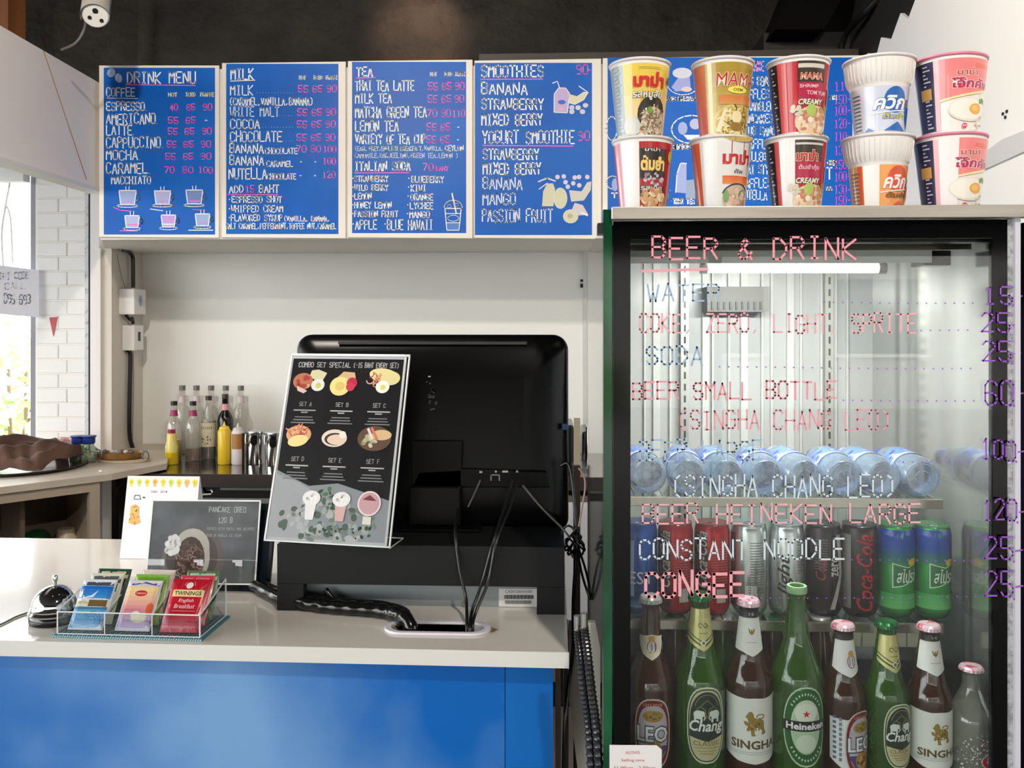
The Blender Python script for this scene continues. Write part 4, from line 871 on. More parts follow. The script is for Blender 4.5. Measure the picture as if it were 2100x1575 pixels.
can(1612, 'silver can with black slanting word light', ms_, d_light)
can(1688, 'black can with red script and white word zero', mk_, d_zero)
can(1762, 'black can with large red script running upward', mk_, d_cz)
can(1836, 'blue and green lemon soda can next to the black cans', mg_, d_sprite)
can(1911, 'blue and green lemon soda can at the right end of the shelf', mg_, d_sprite)
# ---------------------------------------------------------------- water bottles lying on the top shelf
pet = glass('thin_pet_plastic', (214, 226, 238), 1.9, .06, rough=.05, body=(170, 190, 212), bodyfac=.30)
capB = mat('blue_screw_cap', (38, 74, 160), 0.35)
wb = None
def waterb(x, Y, z, rz, label):
    t = thing('water_bottle', label, 'bottle', (x, Y, z), rz, 'water bottles lying on the top shelf')
    r = .031; pr = []
    L_ = .20
    for i in range(41):
        u = i/40; rr_ = r*(1 - .045*(i % 2)) if u < .68 else r*(1 - ((u-.68)/.32)**1.5*.62)
        if u < .03: rr_ = r*.8
        pr.append((rr_, u*L_))
    obj('bottle_shell', MB().lathe(pr, (0, 0, r), 24, (0, 1, 0)), pet, t, smooth=30, local=True)
    k = Ink(lambda u, v, off: Vector(((r+.0006+off)*math.sin(u/r), v, r+(r+.0006+off)*math.cos(u/r))), du=.008)
    k.rect(-.095, .05, .095, .11, (70, 110, 190)); k.rect(-.095, .055, .095, .062, (210, 220, 236)); k.blobs(0, .08, .09, .02, [(220, 230, 240), (30, 60, 140)], 30, .006, 3)
    k.done('wrap_label', t, INKG, local=True)
    obj('screw_cap', MB().lathe([(.0135, L_-.002), (.0145, L_), (.0145, L_+.014), (.012, L_+.016)], (0, 0, r), 20, (0, 1, 0)), capB, t, smooth=40, local=True)
    q = MB()
    for a in range(5):
        for s_ in (.35, .7): q.tube([(r*s_*math.sin(R(a*72+b)), .0005, r+r*s_*math.cos(R(a*72+b))) for b in (0, 18, 36, 50)], .0009, 4)
    obj('base_ridges', q, mat('pet_ridge', (150, 176, 214), .2), t, local=True)
    return t
wx = [1322, 1402, 1482, 1562, 1642, 1722, 1802, 1882]
names = ['leftmost, beside the black door edge', 'second from the left', 'third from the left', 'fourth from the left', 'fourth from the right', 'third from the right', 'second from the right', 'rightmost, near the price 100']
for i, px in enumerate(wx):
    waterb(P(px + 8, 0, 1.42).x, 1.415, zA + .0012, R((4, -3, 2, -2, 3, -4, 2, -3)[i]), 'blue labelled water bottle lying on top shelf, ' + names[i])

# ---------------------------------------------------------------- instant noodle cups stacked on the fridge
CY = 1.368
def bandink(t, c, rf, ref, turn): return Ink(wrap(c, rf, ref, turn), du=.006, lift=.0003, step=.00004)
def cup(px, lvl, kind, label, design, name='noodle_cup', rim=(226, 220, 220)):
    x = P(px, 0, CY).x; z = zt1 - .003 + (0 if lvl == 0 else .1175); H_ = .1165
    if kind == 'tall': pr = [(.0335, 0), (.0345, .004), (.0452, .108), (.0455, H_)]
    elif kind == 'flare': pr = [(.0350, 0), (.0358, .004), (.0425, .074), (.0435, .077), (.0475, .086), (.0505, .108), (.0510, H_)]
    else: pr = [(.0375, 0), (.0385, .004), (.0500, .108), (.0503, H_)]
    t = thing(name, label, 'noodle cup', (x, CY, z), 0, 'instant noodle cups stacked on the fridge'); c = Vector((x, CY, z)); R_ = pr[-1][0]
    obj('cup_body', MB().lathe(pr, c, 48), mat('cup_paper', (232, 230, 228), 0.35), t, smooth=50)
    obj('rim', MB().lathe([(R_-.001, H_-.004), (R_+.0022, H_-.003), (R_+.0028, H_-.0005), (R_+.0015, H_+.0008), (R_-.002, H_+.0003)], c, 48, cap=False), mat('rim_%d_%d' % (rim[0], rim[1]), rim, 0.35), t, smooth=60)
    obj('lid', MB().lathe([(R_+.001, H_), (R_*.5, H_+.0006), (.001, H_+.0006)], c, 48), mat('lid_paper', (224, 222, 220), 0.35), t)
    rf_ = prof_r(pr); k = Ink(wrap(c, rf_, .041, .12), du=.0035, lift=.0003, step=.00006)
    if kind == 'flare':
        rb_ = MB()
        for i in range(44):
            a = 2*math.pi*i/44; q = [(.0440, .078), (.0480, .086), (.0510, .110)]
            rb_.tube([(c.x+r_*math.cos(a), c.y+r_*math.sin(a), c.z+z_) for r_, z_ in q], .0007, 4)
        obj('flutes', rb_, mat('cup_paper', ()), t, stuff=True)
    k.q = lambda x_, y_: (x_*.040, .005 + min(1, y_)*.103)
    design(k); k.done('printed_design', t, INKG); return t
def Rc(k, x0, y0, x1, y1, c): a, b = k.q(x0, y0), k.q(x1, y1); k.rect(a[0], a[1], b[0], b[1], c)
def Gr(k, x0, y0, x1, y1, c0, c1, n=7): a, b = k.q(x0, y0), k.q(x1, y1); k.grad(a[0], a[1], b[0], b[1], c0, c1, n)
def El(k, x, y, rx, ry, c, **kw): a = k.q(x, y); k.ell(a[0], a[1], rx*.040, ry*.108, c, **kw)
def Tx(k, s_, x0, y0, x1, y1, c, sh_=0, b=.02, out=None):
    a, b_ = k.q(x0, y0), k.q(x1, y1)
    if out: k.text(s_, a[0]-.0006, a[1]-.0006, b_[0]+.0006, b_[1]+.0006, out, sh_, b+.035)
    k.text(s_, a[0], a[1], b_[0], b_[1], c, sh_, b)
def Po(k, pts, c): k.poly([k.q(*p) for p in pts], c)
def Bl(k, x, y, rx, ry, cols, n, r0, seed=1, sq=False): a = k.q(x, y); k.blobs(a[0], a[1], rx*.040, ry*.108, cols, n, r0, seed, sq)
def side(k, c, x0=-1.75, x1=-.85):   # small print panel at the left
    Rc(k, x0, 0, x1, 1, c)
    for i in range(17): Rc(k, x0+.45, .05+i*.055, x1-.12-(i % 3)*.08, .07+i*.055, (200, 206, 214))
def yellow_pork(k):
    Gr(k, -1.75, 0, 1.9, 1, (232, 190, 130), (232, 204, 74)); side(k, (160, 176, 186)); Gr(k, -.85, 0, -.2, .55, (234, 200, 172), (234, 206, 130))
    El(k, .30, .26, .62, .27, (42, 36, 28)); El(k, .42, .14, .60, .22, (186, 168, 138)); Bl(k, .36, .16, .55, .20, [(206, 190, 164), (150, 124, 100), (226, 216, 196), (120, 96, 76)], 120, .0035, 3, True); El(k, .18, .33, .10, .05, (120, 160, 50)); El(k, -.55, .10, .35, .14, (206, 206, 200))
    Tx(k, 'มาม่า', -.45, .66, .72, .88, (206, 34, 40), 0, .05); Tx(k, 'รสหมูสับ', -.48, .47, .66, .62, (236, 236, 230), .1, .02, (60, 56, 50)); El(k, 1.0, .78, .10, .06, (60, 70, 50)); Rc(k, -.25, .93, .55, .94, (150, 150, 70))
def red_peanut(k):
    Rc(k, -1.75, 0, 1.9, 1, (176, 26, 38)); Rc(k, -1.5, 0, -1.05, 1, (222, 160, 170)); Rc(k, -1.05, 0, -.35, 1, (232, 228, 226)); Rc(k, -.35, .2, .72, .90, (40, 26, 24)); Gr(k, 1.25, 0, 1.6, .9, (206, 120, 50), (176, 120, 50))
    Tx(k, 'ต้มยำ', -.3, .58, .66, .80, (240, 208, 120), 0, .05, (90, 40, 30)); Rc(k, -.35, .36, .7, .47, (170, 30, 44)); Bl(k, .2, .46, .45, .08, [(206, 190, 196), (150, 120, 130)], 34, .0028, 2); Tx(k, 'รสเด็ด', -.3, .30, .6, .38, (226, 224, 220)); Tx(k, 'มาม่า', -.15, .86, .4, .91, (230, 226, 220))
    Bl(k, .25, .13, .62, .17, [(226, 190, 140), (206, 160, 110), (238, 214, 176), (186, 130, 84)], 46, .0062, 6); El(k, .95, .80, .14, .08, (196, 190, 50))
def gold_oem(k):
    Gr(k, -1.75, 0, 1.9, 1, (206, 186, 120), (170, 140, 44)); Gr(k, -1.75, 0, -.98, 1, (206, 96, 96), (222, 124, 84)); Rc(k, -.86, .0, -.7, 1, (226, 214, 160))
    El(k, .30, .13, 1.02, .27, (214, 192, 116)); El(k, .30, .12, .92, .25, (196, 170, 80)); Bl(k, .3, .12, .80, .20, [(226, 208, 140), (176, 146, 60), (236, 222, 170), (120, 96, 40)], 70, .005, 5, True); El(k, .28, .22, .24, .085, (238, 226, 180)); Po(k, [(-.6, .02), (-.25, .34), (-.15, .33), (-.4, .0)], (232, 220, 196)); El(k, .28, .08, .30, .06, (150, 112, 40))
    Gr(k, -.45, .40, 1.3, .53, (214, 150, 84), (214, 120, 60)); Tx(k, 'MAMA', -.55, .66, 1.05, .85, (186, 24, 36), .12, .0, (236, 226, 200)); El(k, .26, .605, .40, .05, (240, 224, 90)); Tx(k, 'OEM', .06, .585, .46, .628, (96, 84, 20))
def white_minced(k):
    Rc(k, -1.75, 0, 1.9, 1, (226, 226, 224)); Rc(k, -1.7, 0, -1.1, 1, (222, 100, 62)); Rc(k, -1.85, 0, -1.68, 1, (96, 90, 96)); Gr(k, .9, .3, 1.5, 1, (190, 186, 176), (170, 170, 160))
    for x_ in (.06, .56): Rc(k, x_, .72, x_+.03, 1, (150, 40, 44))
    Tx(k, 'มาม่า', -.25, .66, .98, .88, (196, 28, 36), 0, .05); Tx(k, 'คัพ', .2, .53, .6, .60, (90, 80, 70)); Gr(k, -.25, .38, 1.1, .50, (232, 140, 60), (220, 96, 56)); El(k, .4, .16, .66, .20, (206, 180, 156)); k.arc(*k.q(.4, .18), .027, .021, 20, 160, .0022, (40, 40, 44))
    Bl(k, .45, .14, .55, .16, [(226, 190, 170), (196, 150, 130), (120, 150, 80), (236, 214, 196)], 46, .0045, 7); El(k, -.1, .2, .12, .09, (120, 160, 90))
def tomyum(k, top):
    Rc(k, -1.75, 0, 1.9, 1, (190, 22, 36)); side(k, (42, 30, 32), -1.9, -1.15); Rc(k, -1.15, 0, -.8, 1, (206, 70, 74))
    Rc(k, -.42, .70, .62, 1, (58, 44, 34)); Gr(k, 1.05, .0, 1.7, .66, (220, 180, 120), (226, 190, 140)); Rc(k, -.4, .44, .7, .70, (176, 20, 66))
    if top: Tx(k, 'MAMA', -.32, .74, .50, .83, (206, 40, 44), .1, .0, (236, 214, 180)); Tx(k, 'SHRIMP', -.35, .62, .35, .67, (236, 190, 200)); Tx(k, 'TOM YUM', -.1, .52, .72, .58, (236, 190, 200)); Rc(k, -.4, .90, .55, .96, (206, 200, 196))
    else: Rc(k, -.95, 0, -.42, 1, (232, 228, 228)); Tx(k, 'มาม่า', -.38, .70, .42, .86, (196, 34, 40), 0, .05, (236, 220, 200)); Tx(k, 'ต้มยำกุ้ง', -.3, .56, .5, .65, (236, 190, 200)); Rc(k, -.4, .93, .62, .96, (206, 200, 196))
    Tx(k, 'CREAMY', -.40, .38, .58, .46, (226, 226, 206), .2, .03, (70, 84, 50)); El(k, .25, .14, .78, .22, (220, 196, 166)); Bl(k, .25, .14, .70, .19, [(232, 206, 176), (206, 150, 110), (240, 226, 206), (190, 120, 84)], 46, .0058, 9); El(k, .10, .30, .20, .085, (176, 196, 96)); Bl(k, .7, .30, .2, .1, [(110, 130, 60), (200, 150, 90), (70, 60, 40)], 12, .004, 2); Bl(k, -.45, .30, .2, .06, [(150, 170, 90), (210, 200, 180)], 10, .004, 2)
def quick(k, c, c2, orange):
    y1 = .64
    Rc(k, -1.9, 0, 1.9, y1, c); Rc(k, -1.9, 0, -1.15, y1, (206, 206, 214) if not orange else (222, 160, 100))
    for i in range(10): Rc(k, -1.6, .03+i*.055, -1.2, .05+i*.055, (90, 96, 120))
    if orange: Rc(k, -1.0, 0, -.42, y1, (236, 232, 228)); Rc(k, -1.2, 0, -1.05, y1, c2)
    x0 = .12 if orange else -.05
    El(k, x0+.18, .44, .44, .18, c2); Tx(k, 'ควิก', x0-.42 if orange else x0-.66, .30, x0+.62, .50, (240, 240, 240), .25, .03, c2); k.line([k.q(x0-.7 if not orange else x0-.5, .245), k.q(x0+.8, .30)], .0016, (240, 240, 240))
    Tx(k, 'แสบ', x0+.64, .33, x0+.86, .46, (40, 40, 56)); Tx(k, 'ต้มยำ', x0-.3, .17, x0+.62, .25, (196, 196, 60) if not orange else (80, 90, 40), .1, .03, c2); Po(k, [(x0+.62, .34), (x0+.95, .34), (x0+.95, .0), (x0+.72, .16)], c2)
    Po(k, [(x0-.25, 0), (x0+.30, .13), (x0+.72, 0)], c2); Po(k, [(x0-1.0, 0), (x0-.85, .05), (x0-.6, 0)], c2)
def jok(k, low):
    Rc(k, -1.9, 0, 1.9, 1, (234, 226, 220)); side(k, (44, 46, 84), -1.85, -1.02); Rc(k, -1.55, .46, -1.12, .62, (206, 160, 90)); Rc(k, -1.02, 0, -.86, 1, (232, 170, 180))
    Po(k, [(-.86, .42), (1.0, .58), (1.0, 1), (-.86, 1)], (232, 130, 132)); Gr(k, .2, .86, 1.0, .93, (228, 110, 104), (226, 120, 96), 3); Po(k, [(-.86, .40), (1.0, .56), (1.0, .59), (-.86, .43)], (236, 222, 160))
    if low: Rc(k, -.86, 0, -.30, 1, (236, 232, 234))
    x0 = .02 if low else -.08
    Tx(k, 'มาม่า', x0-.26, .76, x0+.40, .86, (176, 60, 50), 0, .02, (240, 226, 220)); Tx(k, 'โจ๊กคัพ', x0-.42, .58, x0+.98, .73, (176, 36, 84), .08, .04, (244, 232, 230))
    El(k, .12, .28, .72, .16, (224, 218, 206)); El(k, .10, .29, .66, .14, (238, 234, 226)); El(k, .36, .29, .27, .075, (226, 168, 70)); El(k, .32, .30, .15, .04, (236, 190, 100))
    for d_ in (-.10, 0, .10): El(k, .66+d_, .42-.2*abs(d_), .07, .035, (90, 140, 50))
    Bl(k, .62, .12, .22, .07, [(120, 110, 90), (200, 190, 170), (60, 60, 50)], 12, .002, 3); El(k, -.05, .05, .10, .035, (206, 60, 110)); Tx(k, 'JOK', -.13, .035, .03, .065, (240, 230, 230))
gl = 'first stack from the left'; 
cup(1318, 0, 'tall', 'red and white peanut noodle cup at the bottom of the leftmost stack', red_peanut); cup(1312, 1, 'tall', 'yellow noodle cup with black bowl picture on top of the leftmost stack', yellow_pork)
cup(1478, 0, 'tall', 'white noodle cup with orange stripe and red Thai lettering, under the gold cup', white_minced); cup(1482, 1, 'tall', 'gold noodle cup with orange stripe, top of the second stack', gold_oem)
cup(1632, 0, 'tall', 'red noodle cup with white stripe at the bottom of the third stack', lambda k: tomyum(k, False)); cup(1637, 1, 'tall', 'red noodle cup with shrimp picture on top of the third stack', lambda k: tomyum(k, True))
cup(1800, 0, 'flare', 'white fluted noodle cup with orange label, under the blue one', lambda k: quick(k, (236, 160, 88), (214, 84, 50), True), 'fluted_noodle_cup')
cup(1803, 1, 'flare', 'white fluted noodle cup with blue label, top of the fourth stack', lambda k: quick(k, (206, 212, 232), (36, 100, 180), False), 'fluted_noodle_cup')
cup(1948, 0, 'wide', 'pink rice porridge cup with white stripe at the bottom of the rightmost stack', lambda k: jok(k, True), 'porridge_cup', (226, 130, 160)); cup(1948, 1, 'wide', 'pink rice porridge cup with egg yolk picture on top of the rightmost stack', lambda k: jok(k, False), 'porridge_cup', (226, 130, 150))
# ---------------------------------------------------------------- the serving counter
CZ = 0.96
def cp(px, py, z=CZ): return PZ(px, py, z)
c0 = Vector((-2.6, 1.452, 0)); c1 = cp(1165, 1338); c1 = Vector((c1.x, c1.y, 0)); c2_ = Vector((c1.x + .004, 2.11, 0)); c3 = Vector((-2.6, 2.11, 0))
ctr = thing('counter', 'blue fronted serving counter with glossy white top', 'counter', (-.9, 1.8, 0))
hole_c = cp(898, 1290); HRX, HRY = .082, .024
def stadium(cx, cy, rx, ry, n=10):
    o = []
    for i in range(n+1): a = -math.pi/2 + math.pi*i/n; o.append((cx + rx - ry + ry*math.cos(a), cy + ry*math.sin(a)))
    for i in range(n+1): a = math.pi/2 + math.pi*i/n; o.append((cx - rx + ry + ry*math.cos(a), cy + ry*math.sin(a)))
    return o
hs = stadium(hole_c.x, hole_c.y, HRX, HRY)
bmx = bmesh.new(); ov = [bmx.verts.new((p.x, p.y, CZ)) for p in (c0, c1, c2_, c3)]; hv = [bmx.verts.new((x, y, CZ)) for x, y in hs]
ed = [bmx.edges.new((l[i], l[(i+1) % len(l)])) for l in (ov, hv) for i in range(len(l))]
bmesh.ops.triangle_fill(bmx, use_beauty=True, edges=ed)
ex = bmesh.ops.extrude_face_region(bmx, geom=bmx.faces[:]); bmesh.ops.translate(bmx, vec=(0, 0, -.025), verts=[v for v in ex['geom'] if isinstance(v, bmesh.types.BMVert)])
bmx.verts.index_update(); top = MB(); top.add([v.co.copy() for v in bmx.verts], [tuple(v.index for v in f_.verts) for f_ in bmx.faces]); bmx.free()
wtop = mat('glossy_white_laminate', (232, 228, 221), 0.14, coat=.3, noise=(2.2, (222, 214, 202), .4, .8))
obj('worktop', top, wtop, ctr)
obj('edge_band', MB().hexa([c0 + Vector((0, -.0015, CZ-.0255)), c1 + Vector((.0015, -.0015, CZ-.0255)), c1 + Vector((.0015, 0, CZ-.0255)), c0 + Vector((0, 0, CZ-.0255))], [c0 + Vector((0, -.0015, CZ+.0005)), c1 + Vector((.0015, -.0015, CZ+.0005)), c1 + Vector((.0015, 0, CZ+.0005)), c0 + Vector((0, 0, CZ+.0005))]), mat('edge_white', (226, 225, 222), 0.3), ctr)
bluem = mat('blotchy_blue_front', (0, 98, 186), 0.42, spec=.3, noise=(1.15, (118, 164, 216), .43, .60, (1, 1, 1), (.38, 0, 0)), bump=(260, .12, .001))  # noise mixes pale patches into the blue, shifted sideways
bluen = mat('plain_blue_paint', (0, 96, 182), 0.42, spec=.3, noise=(2.2, (16, 112, 196), .4, .8), bump=(260, .12, .001))
fy = 1.458
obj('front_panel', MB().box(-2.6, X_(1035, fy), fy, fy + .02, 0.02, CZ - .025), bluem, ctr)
obj('front_panel', MB().box(X_(1036.4, fy), X_(1134, fy), fy, fy + .02, 0.02, CZ - .025), bluen, ctr, label='narrow blue end panel')
obj('carcass', MB().box(-2.58, X_(1131, fy), fy + .02, 1.52, 0, CZ - .04).box(-2.58, X_(1131, fy), 1.54, 2.08, 0, .70), mat('dark_brown_carcass', (40, 32, 28), 0.6), ctr)
obj('end_post', MB().box(X_(1139, 1.5), X_(1150, 1.5), 1.49, 1.56, 0, CZ - .026).box(X_(1156, 1.6), X_(1166, 1.6), 1.6, 1.66, 0, CZ - .026), mat('brown_post', (74, 60, 52), 0.5), ctr)
# white ring round the cable hole
a = stadium(hole_c.x, hole_c.y, HRX + .012, HRY + .008); b = stadium(hole_c.x, hole_c.y, HRX, HRY); n = len(a)
vs = [(x, y, CZ + .0004) for x, y in a] + [(x*.98+hole_c.x*.02, y, CZ + .0045) for x, y in a] + [(x, y, CZ + .0045) for x, y in b] + [(x, y, CZ - .024) for x, y in b]
fs = [(k*n+i, k*n+(i+1) % n, (k+1)*n+(i+1) % n, (k+1)*n+i) for k in range(3) for i in range(n)]
obj('cable_grommet', MB().add(vs, fs), mat('lilac_white_plastic', (226, 222, 234), 0.3), ctr, smooth=35)
k = Ink(plane((hole_c.x + HRX + .016, hole_c.y, CZ), (1, 0, 0), (0, 1, 0))); k.poly([(-.02, -.018), (0, -.010), (.008, .002), (-.008, .014), (-.016, .016), (-.004, .003)], (150, 116, 84)); k.poly([(-.19, .018), (-.17, .010), (-.16, .024), (-.175, .03)], (160, 128, 100)); k.done('coffee_stain', ctr)

# ---------------------------------------------------------------- riser, cash drawer, monitor
RY = 1.607; rl, rr = X_(568, RY), X_(1158, RY); rz = Z_(1119, RY, 860)
ri = thing('monitor_riser', 'matte black bench stand with two feet carrying the monitor', 'stand', ((rl+rr)/2, 1.75, CZ))
mm = mat('matte_black_board', (22, 23, 25), 0.5, spec=.25)
nz = Z_(1201, RY, 860)
obj('top_board', MB().box(rl, rr, RY + .012, 1.95, rz - .018, rz), mm, ri, bevel=.001)
obj('front_board', MB().box(rl, rr, RY, RY + .012, nz, rz), mm, ri, bevel=.001)
for xa, xb in ((568, 622), (1101, 1158)): obj('foot', MB().box(X_(xa, RY), X_(xb, RY), RY, RY + .012, CZ, nz).box(X_(xa, RY) if xa < 900 else X_(xb, RY) - .012, X_(xa, RY) + .012 if xa < 900 else X_(xb, RY), RY + .012, 1.94, CZ, rz - .018), mm, ri)
dy = 1.645
cd = thing('cash_drawer', 'grey cash drawer with white barcode sticker under the black bench', 'cash drawer', (X_(860, dy), 1.78, CZ))
obj('drawer_body', MB().box(X_(628, dy), X_(1110, dy), dy, 1.93, Z_(1247, dy), nz + .004), mat('grey_blue_metal', (140, 148, 152), 0.4, .2), cd, bevel=.002)
obj('drawer_base', MB().box(X_(640, dy), X_(1105, dy), dy + .012, 1.92, CZ, Z_(1247, dy)), BLACK, cd)
obj('sticker', MB().box(X_(1023, dy), X_(1101, dy), dy - .001, dy, Z_(1244, dy), Z_(1207, dy)), mat('sticker_white', (218, 218, 218), .5), cd)
k = Ink(plane_px(dy - .001)); k.text('CASH DRAWER', 1036, 1216, 1092, 1210, (70, 70, 74))
for i in range(24): k.rect(1034 + i*2.5, 1228, 1035.3 + i*2.5 + (i % 3)*.4, 1220, (60, 60, 64))
for i in range(20): k.rect(1036 + i*2.7, 1238, 1037.5 + i*2.7, 1231, (70, 70, 74))
k.done('barcode', cd); obj('lock', MB().cyl(P(952, 1237, dy), P(952, 1237, dy) - Vector((0, .004, 0)), .005, 14), STEEL, cd)

mY = 1.775
mo = thing('monitor', 'large black monitor seen from behind, with rounded corners', 'monitor', (X_(882, mY), mY, rz))
def rrect(x0, x1, z0, z1, r, n=8, ins=0):
    x0 += ins; x1 -= ins; z0 += ins; z1 -= ins; r = max(.004, r - ins*.4); o = []
    for cx, cz, a0 in ((x1-r, z0+r, -90), (x1-r, z1-r, 0), (x0+r, z1-r, 90), (x0+r, z0+r, 180)):
        for i in range(n+1): a = R(a0 + 90*i/n); o.append((cx + r*math.cos(a), cz + r*math.sin(a)))
    return o
mx0, mx1 = X_(598, mY), X_(1166, mY); mz0, mz1 = Z_(1092, mY, 880), Z_(687, mY, 880)
rings = []
for ins, y in ((.004, mY + .022), (0, mY + .018), (0, mY + .004), (.004, mY - .004), (.014, mY - .012), (.035, mY - .020), (.09, mY - .027)): rings.append([(x, y, z) for x, z in rrect(mx0, mx1, mz0, mz1, .032, 8, ins)])
n = len(rings[0]); vs = [v for r_ in rings for v in r_]; fs = [(k_*n+i, k_*n+(i+1) % n, (k_+1)*n+(i+1) % n, (k_+1)*n+i) for k_ in range(len(rings)-1) for i in range(n)] + [tuple(range(n)), tuple((len(rings)-1)*n+i for i in range(n))]
gb = mat('monitor_black', (6, 6, 7), 0.28, spec=.16)
vs = [(x, y + (z - mz0)*.09, z) for x, y, z in vs]
obj('back_shell', MB().add(vs, fs), gb, mo, smooth=45)
obj('vent_slot', MB().box(X_(690, mY), X_(1080, mY), mY + .0145, mY + .018, Z_(707, mY), Z_(701, mY)), mat('slot_black', (32, 32, 34), .3), mo)
px_ = lambda a_, b_: P(a_, b_, mY - .028)
obj('port_box', MB().slab([px_(845, 1000), px_(1130, 1000), px_(1120, 968), px_(960, 962), px_(858, 968)], (0, .02, 0)).slab([px_(846, 1100), px_(945, 1100), px_(948, 905), px_(846, 905)], (0, .02, 0)), mat('port_black', (6, 6, 7), .45, spec=.15), mo, bevel=.002)
obj('stand_neck', MB().box(X_(846, mY), X_(950, mY), mY - .045, mY - .022, rz + .006, Z_(990, mY)), gb, mo, bevel=.004)
obj('stand_base', MB().box(X_(800, mY), X_(990, mY), mY - .07, mY + .10, rz, rz + .007), gb, mo, bevel=.002)
k = Ink(plane_px(mY - .0285))
for a_, b_, w_, h_ in ((983, 968, 6, 2), (1015, 967, 4, 2), (1030, 967, 12, 2), (1058, 967, 5, 2)): k.rect(a_, b_ + h_, a_ + w_, b_ - h_, (170, 170, 170))
k.line([(1007, 985), (1007, 974), (1024, 974), (1024, 985)], 2.4, (130, 130, 130)); k.done('port_marks', mo)
kk = Ink(plane((X_(888, mY), mY - .0045, Z_(810, mY)), (1, 0, 0), (0, 0, 1))); kk.blobs(0, 0, .012, .022, [(40, 40, 42), (52, 52, 54)], 10, .004, 4); kk.blobs(-.007, .03, .006, .008, [(190, 190, 190), (90, 90, 90)], 5, .0022, 6); kk.line([(-.004, -.03), (.004, -.028)], .002, (90, 90, 92)); kk.done('scuff_marks', mo)
obj('blue_button', MB().box(mx1 - .012, mx1 - .003, mY - .006, mY + .002, Z_(880, mY), Z_(868, mY)), mat('blue_plug', (14, 62, 120), .4), mo)
# cables from the monitor
hz = CZ - .03; hp = PZ(962, 1291, CZ)
def cable(name, label, pts, r=.0028, m=RUBBER, n=7, cat='cable'): return tag(obj(name, MB().tube(smooth_path(pts, 7), r, n), m, smooth=60), label, cat)
fr_ = lambda a_, b_, y_: P(a_, b_, y_)
cable('power_cable', 'black cable hanging from the monitor left of the pair, into the counter hole', [fr_(938, 1045, 1.69), fr_(934, 1095, 1.62), fr_(943, 1170, 1.592), fr_(956, 1230, 1.575), Vector((hp.x - .004, hp.y, CZ + .002)), Vector((hp.x - .004, hp.y, CZ - .05))], .0030)
cable('power_cable', 'black cable of the crossing pair, left strand into the counter hole', [fr_(1052, 985, 1.70), fr_(1035, 1040, 1.66), fr_(1012, 1110, 1.60), fr_(990, 1190, 1.588), fr_(968, 1255, 1.56), Vector((hp.x + .002, hp.y - .006, CZ + .002)), Vector((hp.x + .002, hp.y - .006, CZ - .05))], .0030)
cable('power_cable', 'black ribbed cable of the crossing pair, right strand into the counter hole', [fr_(1062, 985, 1.70), fr_(1046, 1040, 1.655), fr_(1018, 1110, 1.594), fr_(1002, 1190, 1.58), fr_(975, 1258, 1.552), Vector((hp.x + .006, hp.y + .004, CZ + .002)), Vector((hp.x + .006, hp.y + .004, CZ - .05))], .0030)
cable('thin_cable', 'thin grey cable running down right from the monitor ports', [fr_(1072, 995, 1.70), fr_(1110, 1040, 1.69), fr_(1150, 1080, 1.70), fr_(1160, 1092, 1.70), fr_(1170, 1104, 1.70)], .0022, mat('grey_cable', ()))
cable('video_cable', 'thin black cable fanning left behind the monitor', [fr_(985, 985, 1.705), fr_(972, 1015, 1.695), fr_(960, 1040, 1.69)], .002, mat('dim_grey_cable', (66, 66, 68), .4))
kn = MB()
for i in range(6):
    cx, cy = (1166, 1172, 1178, 1184, 1174, 1186)[i], (1100, 1108, 1118, 1126, 1122, 1112)[i]
    kn.tube([P(cx + 14*math.cos(a_ + i), cy + (22 - i)*math.sin(a_), 1.70 + .006*math.sin(2*a_ + i)) for a_ in [j*math.pi/6 for j in range(12)]], .0022, 6, True)
tag(obj('cable_bundle', kn, RUBBER), 'knotted bundle of looped black cable at the right of the monitor', 'cable')
cable('looped_cable', 'black cable making a deep V loop between counter and fridge', [fr_(1185, 1120, 1.70), fr_(1200, 1165, 1.68), fr_(1209, 1205, 1.66), fr_(1211, 1228, 1.66), fr_(1213, 1222, 1.66)], .0024)
cable('looped_cable', 'inner black cable of the V loop beside the fridge', [fr_(1183, 1125, 1.69), fr_(1193, 1175, 1.67), fr_(1204, 1212, 1.65), fr_(1211, 1229, 1.65)], .0024)
cable('hanging_cable', 'thin black cable hanging over the right end of the white counter', [fr_(1150, 955, 1.74), fr_(1170, 962, 1.73), fr_(1182, 1100, 1.70), fr_(1176, 1230, 1.66), fr_(1175, 1330, 1.55), fr_(1164, 1420, 1.50), fr_(1158, 1500, 1.48), fr_(1155, 1620, 1.5)], .0035)
cable('rusty_wire', 'pinkish bent wire hanging beside the monitor edge', [fr_(1186, 960, 2.195), fr_(1197, 975, 2.195), fr_(1200, 1000, 2.195), fr_(1194, 1040, 2.195), fr_(1187, 1080, 2.195)], .0022, mat('pink_brown_wire', (190, 160, 146), .4))
tag(obj('wooden_strip', MB().box(X_(1176, 2.2), X_(1190, 2.2), 2.2, 2.22, 0, Z_(955, 2.2)), mat('dark_brown_strip', (52, 42, 36), .5)), 'dark brown upright strip between the monitor and the fridge', 'strip')
tag(obj('beige_strip', MB().box(X_(1177, 2.3), X_(1190, 2.3), 2.3, 2.32, 0, Z_(858, 2.3)), mat('beige_strip', (176, 168, 148), .5)), 'beige upright strip rising behind the dark strip', 'strip')
